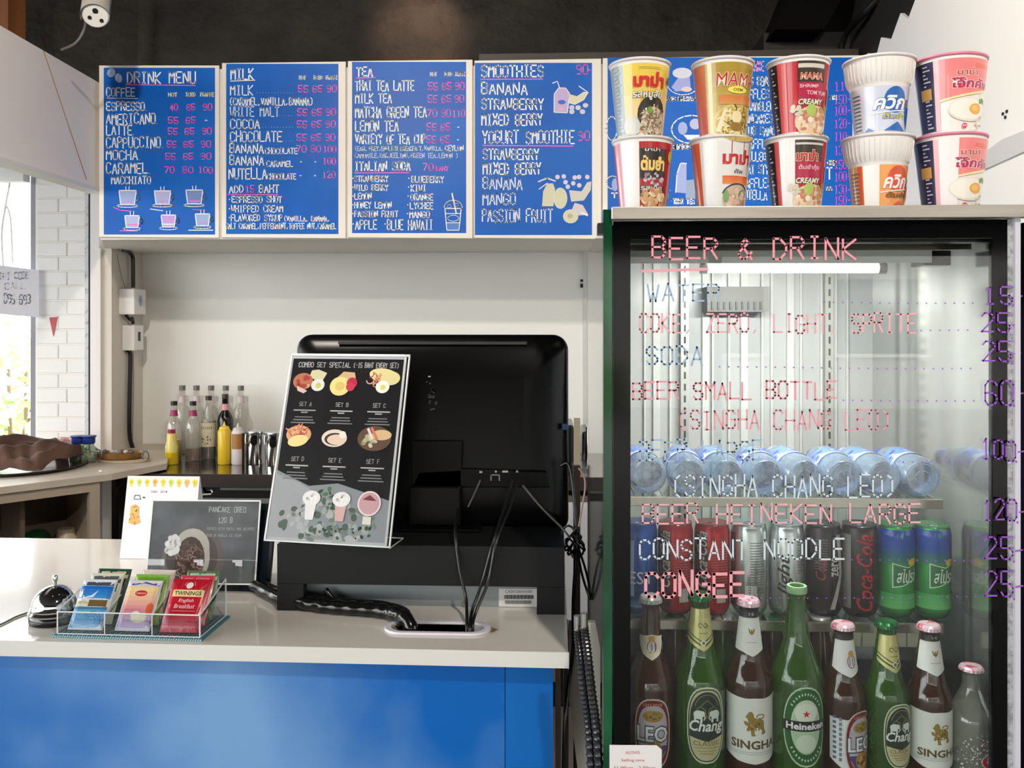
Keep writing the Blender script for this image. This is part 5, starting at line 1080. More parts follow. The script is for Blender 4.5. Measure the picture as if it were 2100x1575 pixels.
# spiral-wrapped cable sleeve into the hole
slv = [fr_(490, 1225, 1.78), fr_(520, 1250, 1.72), fr_(575, 1268, 1.64), fr_(650, 1272, 1.60), fr_(720, 1262, 1.585), fr_(790, 1262, 1.57)]
slv = [Vector((p.x, p.y, max(p.z, CZ + .014))) for p in slv] + [Vector((hole_c.x - .052, hole_c.y + .004, CZ + .010)), Vector((hole_c.x - .045, hole_c.y + .004, CZ - .05))]
sp = smooth_path(slv, 16); sl = thing('cable_sleeve', 'thick black spiral wrapped cable sleeve lying on the counter', 'cable', (sp[40].x, sp[40].y, CZ))
obj('sleeve', MB().tube(sp, [.0125 + .0010*math.sin(i*.9) for i in range(len(sp))], 10), mat('glossy_black_wrap', (14, 14, 15), 0.18), sl, smooth=60)
obj('thin_lead', MB().tube([p + Vector((0, .014, .010)) for p in sp[16:96]], .0032, 6), RUBBER, sl)
obj('thin_lead', MB().tube([p + Vector((.006, .010, -.004)) for p in sp[8:60]], .0032, 6), RUBBER, sl)
cable('coiled_lead', 'short black lead with silver plug in front of the cash drawer', [fr_(668, 1208, 1.63), fr_(685, 1228, 1.625), fr_(720, 1236, 1.622), fr_(760, 1242, 1.61), fr_(810, 1250, 1.59), fr_(845, 1275, 1.56)], .005)
tag(obj('silver_plug', MB().cyl(fr_(672, 1246, 1.615), fr_(672, 1232, 1.615), .005, 12), STEEL), 'small silver plug beside the left foot of the bench', 'plug')

# ---------------------------------------------------------------- leaning acrylic combo menu
zc = rz + .0015
a_ = PZ(541, 1109, zc); b_ = PZ(800, 1124, zc); U = (b_ - a_); Wc = U.length; U.normalize(); back = Vector((-U.y, U.x, 0)); 
tl = R(18.2); V = (back*math.sin(tl) + Vector((0, 0, math.cos(tl)))).normalized(); Hc = .365; Nn = U.cross(V).normalized()
cm_ = thing('combo_menu_stand', 'clear acrylic stand with black combo set menu of plated breakfasts', 'menu stand', (a_ + b_)/2)
def panel(o, u0, u1, v0, v1, d0, d1): return MB().hexa([o+U*u0+V*v0+Nn*d0, o+U*u1+V*v0+Nn*d0, o+U*u1+V*v0+Nn*d1, o+U*u0+V*v0+Nn*d1], [o+U*u0+V*v1+Nn*d0, o+U*u1+V*v1+Nn*d0, o+U*u1+V*v1+Nn*d1, o+U*u0+V*v1+Nn*d1])
obj('printed_sheet', panel(a_, .003, Wc-.010, .003, Hc-.003, -.0014, -.0004), mat('sheet_white', (222, 224, 226), .4), cm_)
ED = ACRYL_EDGE
eb = MB()
for u0, u1, v0, v1 in ((0, .0036, 0, Hc), (Wc-.0105, Wc-.0070, 0, Hc), (Wc-.0030, Wc, 0, Hc), (0, Wc, Hc-.0045, Hc), (0, Wc, 0, .003)): s_ = panel(a_, u0, u1, v0, v1, -.003, .0012); eb.add(s_.v, s_.f)
obj('acrylic_edges', eb, ED, cm_)
obj('acrylic_front', panel(a_, .0025, Wc-.002, .002, Hc-.002, .0004, .0012), glass('glossy_acrylic', (245, 246, 247), 2.2, 0.0), cm_)
ft = [a_ + Nn*-.0, b_, b_ + back*.075, a_ + back*.075]
obj('foot_plate', MB().slab([p + Vector((0, 0, -.0012)) for p in ft], (0, 0, .002)), ACRYL, cm_)
obj('foot_edge', MB().tube([b_, b_ + back*.072, a_ + back*.072], .0013, 6), ED, cm_)
k = Ink(plane(a_, U, V), lift=-.0003, step=.00002); Wn = Wc - .008
qx = lambda x_: .006 + x_*(Wn - .010); qy = lambda y_: .008 + y_*(Hc - .018)
k.rect(qx(0), qy(0), qx(1), qy(1), (34, 31, 33)); 
k.poly([(qx(0), qy(0)), (qx(1), qy(0)), (qx(1), qy(.22)), (qx(.55), qy(.30)), (qx(.3), qy(.28)), (qx(0), qy(.36))], (178, 184, 188)); k.poly([(qx(0), qy(0)), (qx(.32), qy(0)), (qx(.38), qy(.24)), (qx(.2), qy(.30)), (qx(0), qy(.34))], (206, 208, 212))
k.blobs(qx(.5), qy(.1), .10, .04, [(206, 214, 206), (150, 166, 150), (224, 226, 226), (112, 128, 116)], 90, .008, 12); k.blobs(qx(.62), qy(.05), .07, .014, [(90, 110, 76), (60, 80, 66), (206, 210, 208)], 40, .004, 22); k.blobs(qx(.5), qy(.22), .035, .02, [(110, 146, 110), (70, 110, 80)], 24, .005, 9)
k.hand('COMBO SET SPECIAL', qx(.06), qy(.950), qx(.53), qy(.978), .0013, (226, 226, 228)); k.hand('(-15 BAHT EVERY SET)', qx(.56), qy(.950), qx(.96), qy(.978), .0013, (226, 226, 228))
names_ = (('SET A', .17), ('SET B', .50), ('SET C', .83)); names2 = (('SET D', .17), ('SET E', .50), ('SET F', .83))
for nm_, x_, y_ in [(n_, x_, .735) for n_, x_ in names_] + [(n_, x_, .425) for n_, x_ in names2]:
    k.hand(nm_, qx(x_-.055), qy(y_-.012), qx(x_+.055), qy(y_+.010), .0008, (210, 210, 212)); k.rect(qx(x_-.10), qy(y_-.040), qx(x_+.10), qy(y_-.033), (200, 200, 202)); k.rect(qx(x_-.03), qy(y_-.052), qx(x_+.03), qy(y_-.045), (190, 190, 192))
    for j, w_ in enumerate((.08, .09, .11)): k.rect(qx(x_-w_), qy(y_-.078-j*.016), qx(x_+w_), qy(y_-.072-j*.016), (142, 142, 144))
def pl(x_, y_, cols, n, r_, seed, rx=.030, ry=.022, sq=False): k.blobs(qx(x_), qy(y_), rx, ry, cols, n, r_, seed, sq)
egg = lambda x_, y_: (k.ell(qx(x_), qy(y_), .014, .0125, (234, 234, 228)), k.ell(qx(x_)+.001, qy(y_)-.001, .0055, .0055, (214, 206, 110)))
k.poly([(qx(.17), qy(.89)), (qx(.19), qy(.93)), (qx(.25), qy(.935)), (qx(.33), qy(.915)), (qx(.29), qy(.86))], (222, 214, 176)); k.ell(qx(.12), qy(.865), .021, .017, (190, 120, 92)); pl(.13, .86, [(206, 96, 70), (176, 70, 60), (226, 170, 140)], 12, .005, 3, .014, .010); k.poly([(qx(.07), qy(.84)), (qx(.17), qy(.81)), (qx(.21), qy(.83)), (qx(.14), qy(.795)), (qx(.08), qy(.81))], (222, 200, 186)); egg(.26, .845)
k.poly([(qx(.42), qy(.885)), (qx(.48), qy(.925)), (qx(.58), qy(.92)), (qx(.60), qy(.87)), (qx(.52), qy(.855))], (216, 180, 140)); k.ell(qx(.46), qy(.84), .021, .019, (222, 206, 136)); k.ell(qx(.46), qy(.84), .010, .009, (206, 184, 110)); k.ell(qx(.565), qy(.86), .011, .011, (176, 44, 70)); k.ell(qx(.555), qy(.838), .009, .009, (190, 56, 84))
k.ell(qx(.84), qy(.905), .030, .014, (216, 206, 150), rot=-8); k.ell(qx(.9), qy(.89), .020, .014, (216, 206, 150)); pl(.76, .875, [(206, 130, 96), (160, 60, 70), (224, 176, 150)], 14, .0045, 5, .018, .010, True); egg(.84, .84)
k.ell(qx(.15), qy(.56), .026, .018, (206, 160, 120)); pl(.14, .57, [(210, 120, 84), (226, 170, 130), (170, 76, 66)], 22, .0042, 7, .022, .014, True); k.ell(qx(.15), qy(.525), .021, .011, (224, 210, 146), rot=12)
k.ell(qx(.47), qy(.545), .026, .017, (218, 206, 192)); k.ell(qx(.475), qy(.54), .021, .012, (60, 50, 48)); k.ell(qx(.49), qy(.537), .019, .010, (222, 196, 178)); k.ell(qx(.54), qy(.565), .007, .007, (230, 222, 216))
k.ell(qx(.82), qy(.55), .034, .024, (96, 74, 60)); pl(.77, .54, [(206, 200, 176), (180, 172, 140)], 24, .005, 8, .016, .012); k.ell(qx(.88), qy(.57), .020, .010, (212, 180, 140)); k.line([(qx(.76), qy(.60)), (qx(.80), qy(.55))], .005, (226, 214, 204)); k.line([(qx(.79), qy(.605)), (qx(.84), qy(.55))], .005, (206, 120, 96))
for x_, c_ in ((.34, (224, 224, 228)), (.60, (206, 170, 166))):
    k.poly([(qx(x_-.05), qy(.20)), (qx(x_+.05), qy(.20)), (qx(x_+.035), qy(.10)), (qx(x_-.035), qy(.10))], c_); k.ell(qx(x_), qy(.215), .018, .014, (228, 226, 228)); pl(x_, .215, [(236, 234, 236), (200, 196, 200)], 14, .0035, 4, .014, .010)
k.ell(qx(.84), qy(.20), .023, .023, (226, 210, 214)); k.ell(qx(.84), qy(.20), .020, .020, (196, 156, 164)); k.poly([(qx(.78), qy(.22)), (qx(.84), qy(.245)), (qx(.90), qy(.215)), (qx(.84), qy(.215))], (120, 56, 66)); k.rect(qx(.80), qy(.09), qx(.87), qy(.13), (214, 216, 206)); 
k.done('menu_print', cm_, INKG)

# ---------------------------------------------------------------- small stands behind the tea box
zt_ = CZ + .0005
td = thing('tablet', 'dark tablet standing behind the pancake sign', 'tablet', PZ(475, 1212, zt_))
def lean(o, U, w, h, ang):
    U = Vector(U).normalized(); bk = Vector((-U.y, U.x, 0)); V = bk*math.sin(R(ang)) + Vector((0, 0, math.cos(R(ang)))); return Vector(o), U, V, U.cross(V), bk
def pan(o, U, V, N, u0, u1, v0, v1, d0, d1): return MB().hexa([o+U*u0+V*v0+N*d0, o+U*u1+V*v0+N*d0, o+U*u1+V*v0+N*d1, o+U*u0+V*v0+N*d1], [o+U*u0+V*v1+N*d0, o+U*u1+V*v1+N*d0, o+U*u1+V*v1+N*d1, o+U*u0+V*v1+N*d1])
A_, B2 = PZ(390, 1210, zt_), PZ(552, 1214, zt_)
o, U1, V1, N1, bk1 = lean(A_, B2 - A_, 1, 1, 14); w1_ = (B2 - A_).length
rv = rrect(0, w1_, 0, .172, .010, 5); sl_ = MB().slab([o + U1*x + V1*z for x, z in rv], N1 * -.008)
obj('tablet_body', sl_, mat('dark_blue_black', (22, 28, 36), 0.25), td, bevel=.001)
obj('tablet_screen', pan(o, U1, V1, N1, .008, w1_-.008, .014, .160, .0003, .0008), mat('screen_black', (30, 40, 50), .12), td)
obj('button', MB().lathe([(.003, 0), (.001, .0008)], o + U1*(w1_-.035) + V1*.008, 12, N1), mat('button_grey', (90, 94, 98), .4), td)
obj('rear_prop', MB().slab([o + U1*.04 + V1*.10 - N1*.008, o + U1*.10 + V1*.10 - N1*.008, Vector((o.x, o.y, zt_)) + U1*.10 + bk1*.09, Vector((o.x, o.y, zt_)) + U1*.04 + bk1*.09], (0, 0, .003)), BLACK, td)
# pancake sign
ps_z = CZ + .016
A_, B2 = PZ(303, 1194, ps_z), PZ(529, 1196, ps_z); A_.y -= .0; 
o, U1, V1, N1, bk1 = lean(A_ , B2 - A_, 1, 1, 12); o = o + Vector((0, -.012, 0)); w1_ = (B2 - A_).length; h1 = .1640
psn = thing('pancake_sign', 'acrylic framed grey chalk style pancake sign priced 120', 'sign', (A_ + B2)/2)
obj('printed_sheet', pan(o, U1, V1, N1, .003, w1_-.003, .003, h1-.003, .0, .001), mat('sheet_dark_grey', (96, 96, 98), .4, noise=(9, (140, 142, 144), .4, .75)), psn)
eb = MB()
for u0, u1, v0, v1 in ((0, .003, 0, h1), (w1_-.003, w1_, 0, h1), (0, w1_, h1-.003, h1), (0, w1_, 0, .003)): s_ = pan(o, U1, V1, N1, u0, u1, v0, v1, -.001, .002); eb.add(s_.v, s_.f)
obj('acrylic_edges', eb, ED, psn); obj('acrylic_front', pan(o, U1, V1, N1, .003, w1_-.003, .003, h1-.003, .0014, .002), ACRYL, psn)
obj('foot_plate', MB().slab([Vector((o.x, o.y, ps_z)) , Vector((o.x, o.y, ps_z)) + U1*w1_, Vector((o.x, o.y, CZ + .001)) + U1*w1_ - bk1*.004, Vector((o.x, o.y, CZ + .001)) - bk1*.004], bk1*.002), ACRYL, psn)
k = Ink(plane(o, U1, V1), lift=.0011, step=.00002)
k.ell(.092, .048, .064, .062, (122, 110, 106), 30); k.ell(.090, .052, .052, .052, (98, 86, 84), 30); k.ell(.088, .070, .036, .038, (206, 200, 188)); k.ell(.092, .050, .034, .050, (206, 198, 184)); k.ell(.086, .046, .030, .046, (92, 66, 56)); k.blobs(.086, .044, .028, .042, [(150, 120, 108), (70, 50, 44), (120, 92, 82), (190, 170, 160)], 90, .0036, 4, True)
k.blobs(.050, .074, .012, .016, [(232, 230, 230), (222, 218, 220)], 22, .0075, 3)
k.hand('PANCAKE OREO', .118, .140, .192, .150, .0009, (216, 218, 220)); k.hand('120 B', .138, .119, .166, .129, .0010, (216, 218, 220)); k.hand('SERVED WITH MAPLE AND WHIPPED', .116, .105, .212, .110, .0005, (180, 182, 184)); k.hand('CREAM OR VANILLA ICE CREAM', .114, .092, .186, .097, .0005, (180, 182, 184))
k.done('menu_print', psn, INKG)
# desk calendar
A_, B2 = PZ(246, 1145, CZ + .001), PZ(396, 1147, CZ + .001)
o, U1, V1, N1, bk1 = lean(A_, B2 - A_, 1, 1, 12); w1_ = (B2 - A_).length; h1 = .183
cal = thing('desk_calendar', 'white desk calendar page with yellow balloon border', 'calendar', (A_ + B2)/2)
obj('page', pan(o, U1, V1, N1, 0, w1_, 0, h1, 0, .0015), mat('page_white', (224, 224, 230), .5), cal)
obj('back_leaf', MB().hexa([o + bk1*.085, o + U1*w1_ + bk1*.085, o + U1*w1_ + bk1*.087, o + bk1*.087], [o + V1*h1, o + U1*w1_ + V1*h1, o + U1*w1_ + V1*h1 + bk1*.002, o + V1*h1 + bk1*.002]), mat('page_white', ()), cal)
k = Ink(plane(o, U1, V1), lift=.0016, step=.00003); k.rect(.003, h1-.006, w1_-.003, h1-.003, (232, 228, 190))
for i in range(9):
    x_ = .010 + i*(w1_-.020)/8; c_ = [(222, 200, 60), (186, 206, 90), (214, 196, 70), (222, 170, 90)][i % 4]
    k.poly([(x_-.0065, h1-.010), (x_+.0065, h1-.010), (x_+.002, h1-.024), (x_-.002, h1-.024)], c_); k.ell(x_, h1-.0125, .0062, .0060, c_, 10); k.text(str('HAPPYDAYS')[i], x_-.002, h1-.017, x_+.002, h1-.011, (120, 90, 40))
k.text('2561  2018', .058, h1-.037, .096, h1-.032, (90, 90, 100)); k.line([(.020, h1-.050), (.022, h1-.043), (.032, h1-.043), (.036, h1-.052), (.020, h1-.052)], .0016, (70, 70, 76)); k.ell(.043, h1-.048, .003, .002, (70, 70, 76))
k.poly([(.012, .078), (.016, .098), (.014, .115), (.024, .120), (.034, .112), (.034, .096), (.040, .080), (.028, .074)], (206, 170, 80)); k.blobs(.024, .096, .011, .020, [(190, 120, 80), (226, 190, 90), (120, 86, 56), (214, 150, 110)], 24, .0036, 6); k.done('calendar_print', cal)

# ---------------------------------------------------------------- tea box with sachets
f0, f1 = PZ(118, 1299, CZ + .005), PZ(410, 1307, CZ + .005); TU = (f1 - f0); TW = TU.length; TU.normalize(); TB = Vector((-TU.y, TU.x, 0)); br_ = PZ(489, 1263, CZ + .005)
TD = (br_ - f1).dot(TB); fz_ = .037; bz_ = .066
def tp_(u, d, z): return f0 + TU*u + TB*d + Vector((0, 0, z))
mt_ = thing('woven_mat', 'teal and white woven mat under the acrylic tea box', 'mat', tp_(TW/2, TD/2, -.005))
obj('mat_base', MB().hexa([tp_(-.006, -.006, -.0048), tp_(TW+.006, -.006, -.0048), tp_(TW+.006, TD+.004, -.0048), tp_(-.006, TD+.004, -.0048)], [tp_(-.006, -.006, -.001), tp_(TW+.006, -.006, -.001), tp_(TW+.006, TD+.004, -.001), tp_(-.006, TD+.004, -.001)]), mat('mat_teal', (70, 130, 146), .7), mt_)
wv = MB()
for i in range(62):
    u = -.004 + i*(TW+.008)/61
    wv.tube([tp_(u - .0014, -.0066, -.0042), tp_(u + .0014, -.0066, -.0012)], .0007, 4); 
    if i % 2 == 0: wv.tube([tp_(u, -.005, -.0006), tp_(u, TD, -.0006)], .0005, 4)
obj('weave', wv, mat('weave_white', (196, 216, 222), .6), mt_, stuff=True)
tb = thing('tea_box', 'clear acrylic three compartment tea box', 'box', tp_(TW/2, TD/2, 0))
T_ = .0025
bx_ = MB().hexa([tp_(0, 0, 0), tp_(TW, 0, 0), tp_(TW, TD, 0), tp_(0, TD, 0)], [tp_(0, 0, T_), tp_(TW, 0, T_), tp_(TW, TD, T_), tp_(0, TD, T_)])
obj('base', bx_, ACRYL, tb)
obj('front_wall', MB().hexa([tp_(0, 0, T_), tp_(TW, 0, T_), tp_(TW, T_, T_), tp_(0, T_, T_)], [tp_(0, 0, fz_), tp_(TW, 0, fz_), tp_(TW, T_, fz_), tp_(0, T_, fz_)]), ACRYL, tb)
obj('back_wall', MB().hexa([tp_(0, TD-T_, T_), tp_(TW, TD-T_, T_), tp_(TW, TD, T_), tp_(0, TD, T_)], [tp_(0, TD-T_, bz_), tp_(TW, TD-T_, bz_), tp_(TW, TD, bz_), tp_(0, TD, bz_)]), ACRYL, tb)
for u in (0, TW/3, 2*TW/3, TW - T_): obj('side_wall' if u in (0, TW - T_) else 'divider', MB().slab([tp_(u, T_, T_), tp_(u, TD-T_, T_), tp_(u, TD-T_, bz_), tp_(u, T_, fz_)], TU*T_), ACRYL, tb)
eg = MB().tube([tp_(0, 0, fz_), tp_(TW, 0, fz_)], .0013, 5)
for u in (0, TW): eg.tube([tp_(u, 0, 0), tp_(u, 0, fz_), tp_(u, TD, bz_), tp_(u, TD, 0)], .0014, 5)
eg.tube([tp_(TW, 0, 0), tp_(TW, TD, 0)], .0012, 5).tube([tp_(0, 0, 0), tp_(TW, 0, 0)], .001, 5)
for u in (TW/3, 2*TW/3): eg.tube([tp_(u, 0, 0), tp_(u, 0, fz_), tp_(u, TD*.5, (fz_+bz_)/2)], .0009, 5)
obj('acrylic_edges', eg, ED, tb)
def sachet(col, row, label, basec, design, w=.062, h=.088, fat=.0045):
    cw = TW/3; u0 = cw*col + (cw - w)/2 + .001; d0 = .010 + row*.030; ang = 36 - row*4
    if row == 2: h = h*.98
    o = tp_(u0, d0, T_ + .001); V = (TB*math.sin(R(ang)) + Vector((0, 0, math.cos(R(ang))))).normalized(); N = TU.cross(V).normalized()
    t = thing('tea_sachet', label, 'tea bag', o + TU*w/2, 0, 'tea sachets in the acrylic box')
    n1, n2 = 8, 10; vs = []; fs = []
    for s_ in (1, -1):
        for j in range(n2+1):
            for i in range(n1+1):
                x_, y_ = i/n1, j/n2; e = max(0, min(1, min(x_, 1-x_)*6))**.5 * max(0, min(1, min(y_-.05, .95-y_)*6))**.5 if .05 < y_ < .95 else 0
                vs.append(o + TU*(w*x_) + V*(h*y_) + N*(s_*(fat*e + .0003)))
    q = (n1+1)*(n2+1)
    for s_ in (0, 1):
        for j in range(n2):
            for i in range(n1): a2 = s_*q + j*(n1+1)+i; fs.append((a2, a2+1, a2+n1+2, a2+n1+1))
    obj('packet', MB().add(vs, fs), mat('sachet_%d_%d_%d' % basec, basec, .3, coat=.2), t, smooth=70)
    def S(u, v, off):
        x_, y_ = u/w, v/h; e = max(0, min(1, min(x_, 1-x_)*6))**.5 * max(0, min(1, min(y_-.05, .95-y_)*6))**.5 if .05 < y_ < .95 and 0 < x_ < 1 else 0
        return o + TU*u + V*v + N*(fat*e + .0006 + off)
    k = Ink(S, du=.008, lift=.0003, step=.00004); design(k, w, h); k.done('printed_design', t, INKG)
def s_blue(k, w, h):
    k.rect(.002, .001, w-.002, h-.001, (222, 226, 232)); k.rect(.004, h*.86, w-.003, h*.95, (70, 74, 96)); k.grad(.002, h*.60, w-.002, h*.85, (60, 140, 206), (20, 100, 190), 4); k.poly([(.003, h*.82), (.014, h*.62), (.026, h*.66), (.036, h*.76), (.03, h*.62), (.014, h*.60), (.003, h*.62)], (206, 216, 236))
    k.rect(.002, h*.44, w-.002, h*.58, (222, 214, 190)); k.rect(w*.4, h*.44, w*.92, h*.57, (110, 88, 56)); k.text('Earl Grey', .006, h*.47, w*.38, h*.55, (90, 70, 50)); k.rect(.002, h*.38, w-.002, h*.43, (60, 130, 180)); k.grad(.002, .003, w-.004, h*.38, (120, 170, 216), (100, 170, 224), 4)
    for r_ in (.016, .012, .008): k.arc(w*.62, h*.16, r_, r_, -30, 150, .0012, (50, 120, 200))
def s_lip(k, w, h):
    k.rect(.001, .001, w-.001, h-.001, (214, 210, 220)); k.poly([(.002, h*.97), (w-.002, h*.97), (w-.004, h*.87), (w*.5, h*.93), (.004, h*.87)], (110, 66, 170)); k.grad(.003, h*.30, w-.003, h*.86, (214, 130, 150), (232, 214, 150), 6); k.ell(w*.5, h*.72, .011, .0052, (190, 40, 50)); k.text('Lipton', w*.36, h*.70, w*.64, h*.74, (236, 220, 190), 0, .02); k.grad(.003, .004, w-.003, h*.30, (176, 160, 206), (206, 170, 196), 3)
    k.ell(w*.62, h*.24, .014, .008, (226, 222, 196)); k.ell(w*.5, h*.3, .008, .006, (236, 232, 214)); k.ell(w*.85, h*.42, .006, .010, (214, 100, 60)); k.line([(.01, h*.40), (.04, h*.41)], .0012, (206, 120, 150))
def s_twin(k, w, h):
    k.rect(.001, .001, w-.001, h-.001, (182, 22, 44)); k.grad(.001, .001, w-.001, h*.3, (200, 90, 110), (180, 30, 50), 3); k.poly([(w*.35, .002), (w-.001, h*.32), (w-.001, .002)], (186, 20, 60)); k.ell(w*.5, h*.86, .0062, .0062, (232, 216, 214)); k.arc(w*.5, h*.86, .009, .010, 0, 180, .0010, (222, 170, 120))
    k.rect(w*.12, h*.64, w*.90, h*.77, (226, 206, 150)); k.text('TWININGS', w*.17, h*.665, w*.85, h*.745, (56, 60, 30), 0, .02); k.text('English', w*.32, h*.52, w*.70, h*.60, (236, 206, 210), .2); k.text('Breakfast', w*.24, h*.42, w*.76, h*.50, (236, 206, 210), .2); k.line([(w*.2, h*.37), (w*.8, h*.37)], .0007, (226, 170, 170))
def band(c1_, c2__, c3_): return lambda k, w, h: (k.rect(.001, .001, w-.001, h-.001, c1_), k.rect(.003, h*.80, w-.003, h*.96, c2__), k.rect(.006, h*.62, w-.006, h*.78, c3_), k.ell(w*.5, h*.7, .014, .006, c2__), k.text('TEA', w*.40, h*.67, w*.6, h*.73, c1_))
sachet(0, 2, 'dark green and cream tea sachet at the back left of the tea box', (30, 70, 56), band((34, 78, 60), (222, 206, 170), (22, 40, 34)))
sachet(0, 1, 'white and green tea sachet in the middle of the left compartment', (214, 214, 206), band((216, 214, 200), (96, 100, 98), (40, 120, 96)))
sachet(0, 0, 'blue and white tea sachet at the front left of the tea box', (206, 214, 228), s_blue)
sachet(1, 2, 'pale pink tea sachet at the back of the middle compartment', (222, 206, 206), band((226, 208, 206), (232, 224, 216), (206, 180, 180)))
sachet(1, 1, 'bright green tea sachet in the middle compartment', (130, 176, 70), band((134, 180, 76), (108, 166, 56), (70, 90, 40)))
sachet(1, 0, 'purple and yellow tea sachet at the front of the middle compartment', (206, 200, 216), s_lip)
sachet(2, 2, 'white and green edged tea sachet at the back right of the tea box', (70, 110, 70), band((86, 120, 80), (200, 206, 200), (150, 180, 110)))
sachet(2, 1, 'pink and white tea sachet behind the red one', (206, 96, 116), band((206, 60, 84), (226, 130, 150), (226, 210, 212)))
sachet(2, 0, 'red tea sachet with cream name band at the front right', (178, 22, 44), s_twin, w=.070, h=.092, fat=.006)
# ---------------------------------------------------------------- call bell
bc = PZ(113, 1272, CZ); r0 = .0415
be = thing('call_bell', 'chrome call bell with black base left of the tea box', 'bell', bc)
chrome = mat('chrome', (214, 216, 218), 0.06, 1.0)
obj('bell_base', MB().lathe([(r0, 0), (r0*1.04, .004), (r0*1.02, .014), (r0*.9, .020), (r0*.3, .022)], bc, 40), mat('bell_black', (14, 14, 15), .12), be, smooth=40)
obj('dome', MB().lathe([(r0*.96, .022), (r0*.98, .025)] + [(r0*.93*math.cos(R(a)), .027 + .036*math.sin(R(a))) for a in range(0, 90, 9)] + [(.003, .063)], bc, 40), chrome, be, smooth=50)
obj('button', MB().lathe([(.003, .062), (.003, .070), (.0045, .071), (.005, .076), (.004, .080), (.001, .081)], bc, 20), chrome, be, smooth=50)
obj('skirt', MB().lathe([(r0*1.03, .015), (r0*1.06, .018), (r0*.97, .022)], bc, 40, cap=False), chrome, be, smooth=50)
# thin grey cord on the counter at far left
cable('grey_cord', 'thin grey cord lying on the counter left of the bell', [PZ(-40, 1292, CZ + .002), PZ(0, 1281, CZ + .002), PZ(35, 1264, CZ + .002), PZ(75, 1251, CZ + .002)], .0016, mat('grey_cable', ()))

# ---------------------------------------------------------------- gap between counter and fridge
wb_ = mat('off_white_board', (210, 204, 194), .5)
tag(obj('white_board', MB().slab([P(1166, 1276, 1.62), P(1180, 1276, 1.62), P(1212, 1600, 1.5), P(1187, 1600, 1.5), P(1164, 1412, 1.58)], (0, .012, 0)), wb_), 'tall off white board leaning at the right end of the counter', 'board')
tag(obj('white_board', MB().slab([P(1201, 1277, 1.33), P(1221, 1277, 1.33), P(1231, 1330, 1.33), P(1231, 1600, 1.33), P(1222, 1440, 1.33)], (0, .012, 0)), wb_), 'off white board leaning against the left side of the fridge', 'board')
for i, (pa_, la) in enumerate((([(1184, 1290), (1190, 1340), (1198, 1420), (1208, 1500), (1214, 1620)], 'left ribbed black hose hanging beside the fridge'), ([(1198, 1285), (1205, 1340), (1214, 1420), (1224, 1500), (1230, 1620)], 'right ribbed black hose hanging beside the fridge'))):
    pts = smooth_path([P(a_, b_, 1.305 - .012*i) for a_, b_ in pa_], 24)
    h_ = thing('ribbed_hose', la, 'hose', pts[-1]); obj('hose', MB().tube(pts, [.0056 + (.0014 if j % 3 == 0 else 0) for j in range(len(pts))], 10), mat('hose_black', (34, 34, 36), .2), h_, smooth=25)
    obj('fitting', MB().cyl(pts[0] + Vector((0, 0, .02)), pts[3], .0055, 12), STEEL, h_)
# ---------------------------------------------------------------- back kitchen line
SZ = 0.90; sy = 3.344
bcn = thing('steel_counter', 'stainless steel back counter with black edge and steel doors', 'counter', (-.8, 3.6, 0))
sxl, sxr = X_(238, sy), X_(1300, sy)
mir = mat('mirror_steel', (176, 172, 168), 0.13, 1.0)
obj('steel_top', MB().box(sxl, sxr, sy, NB - .002, SZ - .006, SZ), mir, bcn)
obj('top_edge', MB().box(sxl, sxr, sy - .004, sy, Z_(1001, sy, 600), SZ + .001), mat('dark_steel_edge', (74, 66, 64), .3, .6), bcn, bevel=.001)
zb0 = Z_(1022, sy, 600)
obj('control_panel', MB().box(X_(392, sy), X_(1150, sy), sy + .006, sy + .03, zb0, Z_(1001, sy, 600)), mat('panel_black', (20, 19, 20), .3), bcn)
obj('door', MB().box(X_(392, sy), X_(1150, sy), sy + .002, sy + .03, .12, zb0 - .002), mat('grey_steel_door', (150, 150, 150), .3, .6), bcn)
obj('side_gap', MB().box(sxl, X_(392, sy), sy + .02, sy + .05, .12, Z_(1001, sy, 600)), mat('shadow_black', (12, 11, 12), .6), bcn)
obj('carcass', MB().box(sxl + .02, sxr, sy + .05, NB - .03, .1, SZ - .007), BLACK, bcn)
obj('bottom_plinth', MB().box(sxl + .04, sxr, sy + .06, NB - .05, 0, .1), BLACK, bcn)
obj('handle_rail', MB().box(X_(452, sy), X_(1150, sy), sy - .002, sy + .006, Z_(1001+2, sy, 600) - .006, Z_(1001, sy, 600) - .001), STEEL, bcn)
k = Ink(plane_px(sy + .006)); k.arc(427, 1001, 8.5, -9.5, 45, 315, 6.5, (226, 226, 226)); k.line([(398, 1015), (432, 1013)], 3, (190, 190, 190)); k.done('logo', bcn)
obj('door', MB().box(X_(1155, sy), X_(1230, sy), sy - .01, sy + .02, .12, Z_(1028, sy, 1200)), mat('white_steel_door', (196, 198, 202), .35), bcn, label='white steel door')
obj('trim_rail', MB().box(X_(1155, sy), X_(1300, sy), sy - .014, sy, Z_(1028, sy, 1200), Z_(1016, sy, 1200)), mat('rail_brown', (92, 82, 76), .4), bcn)

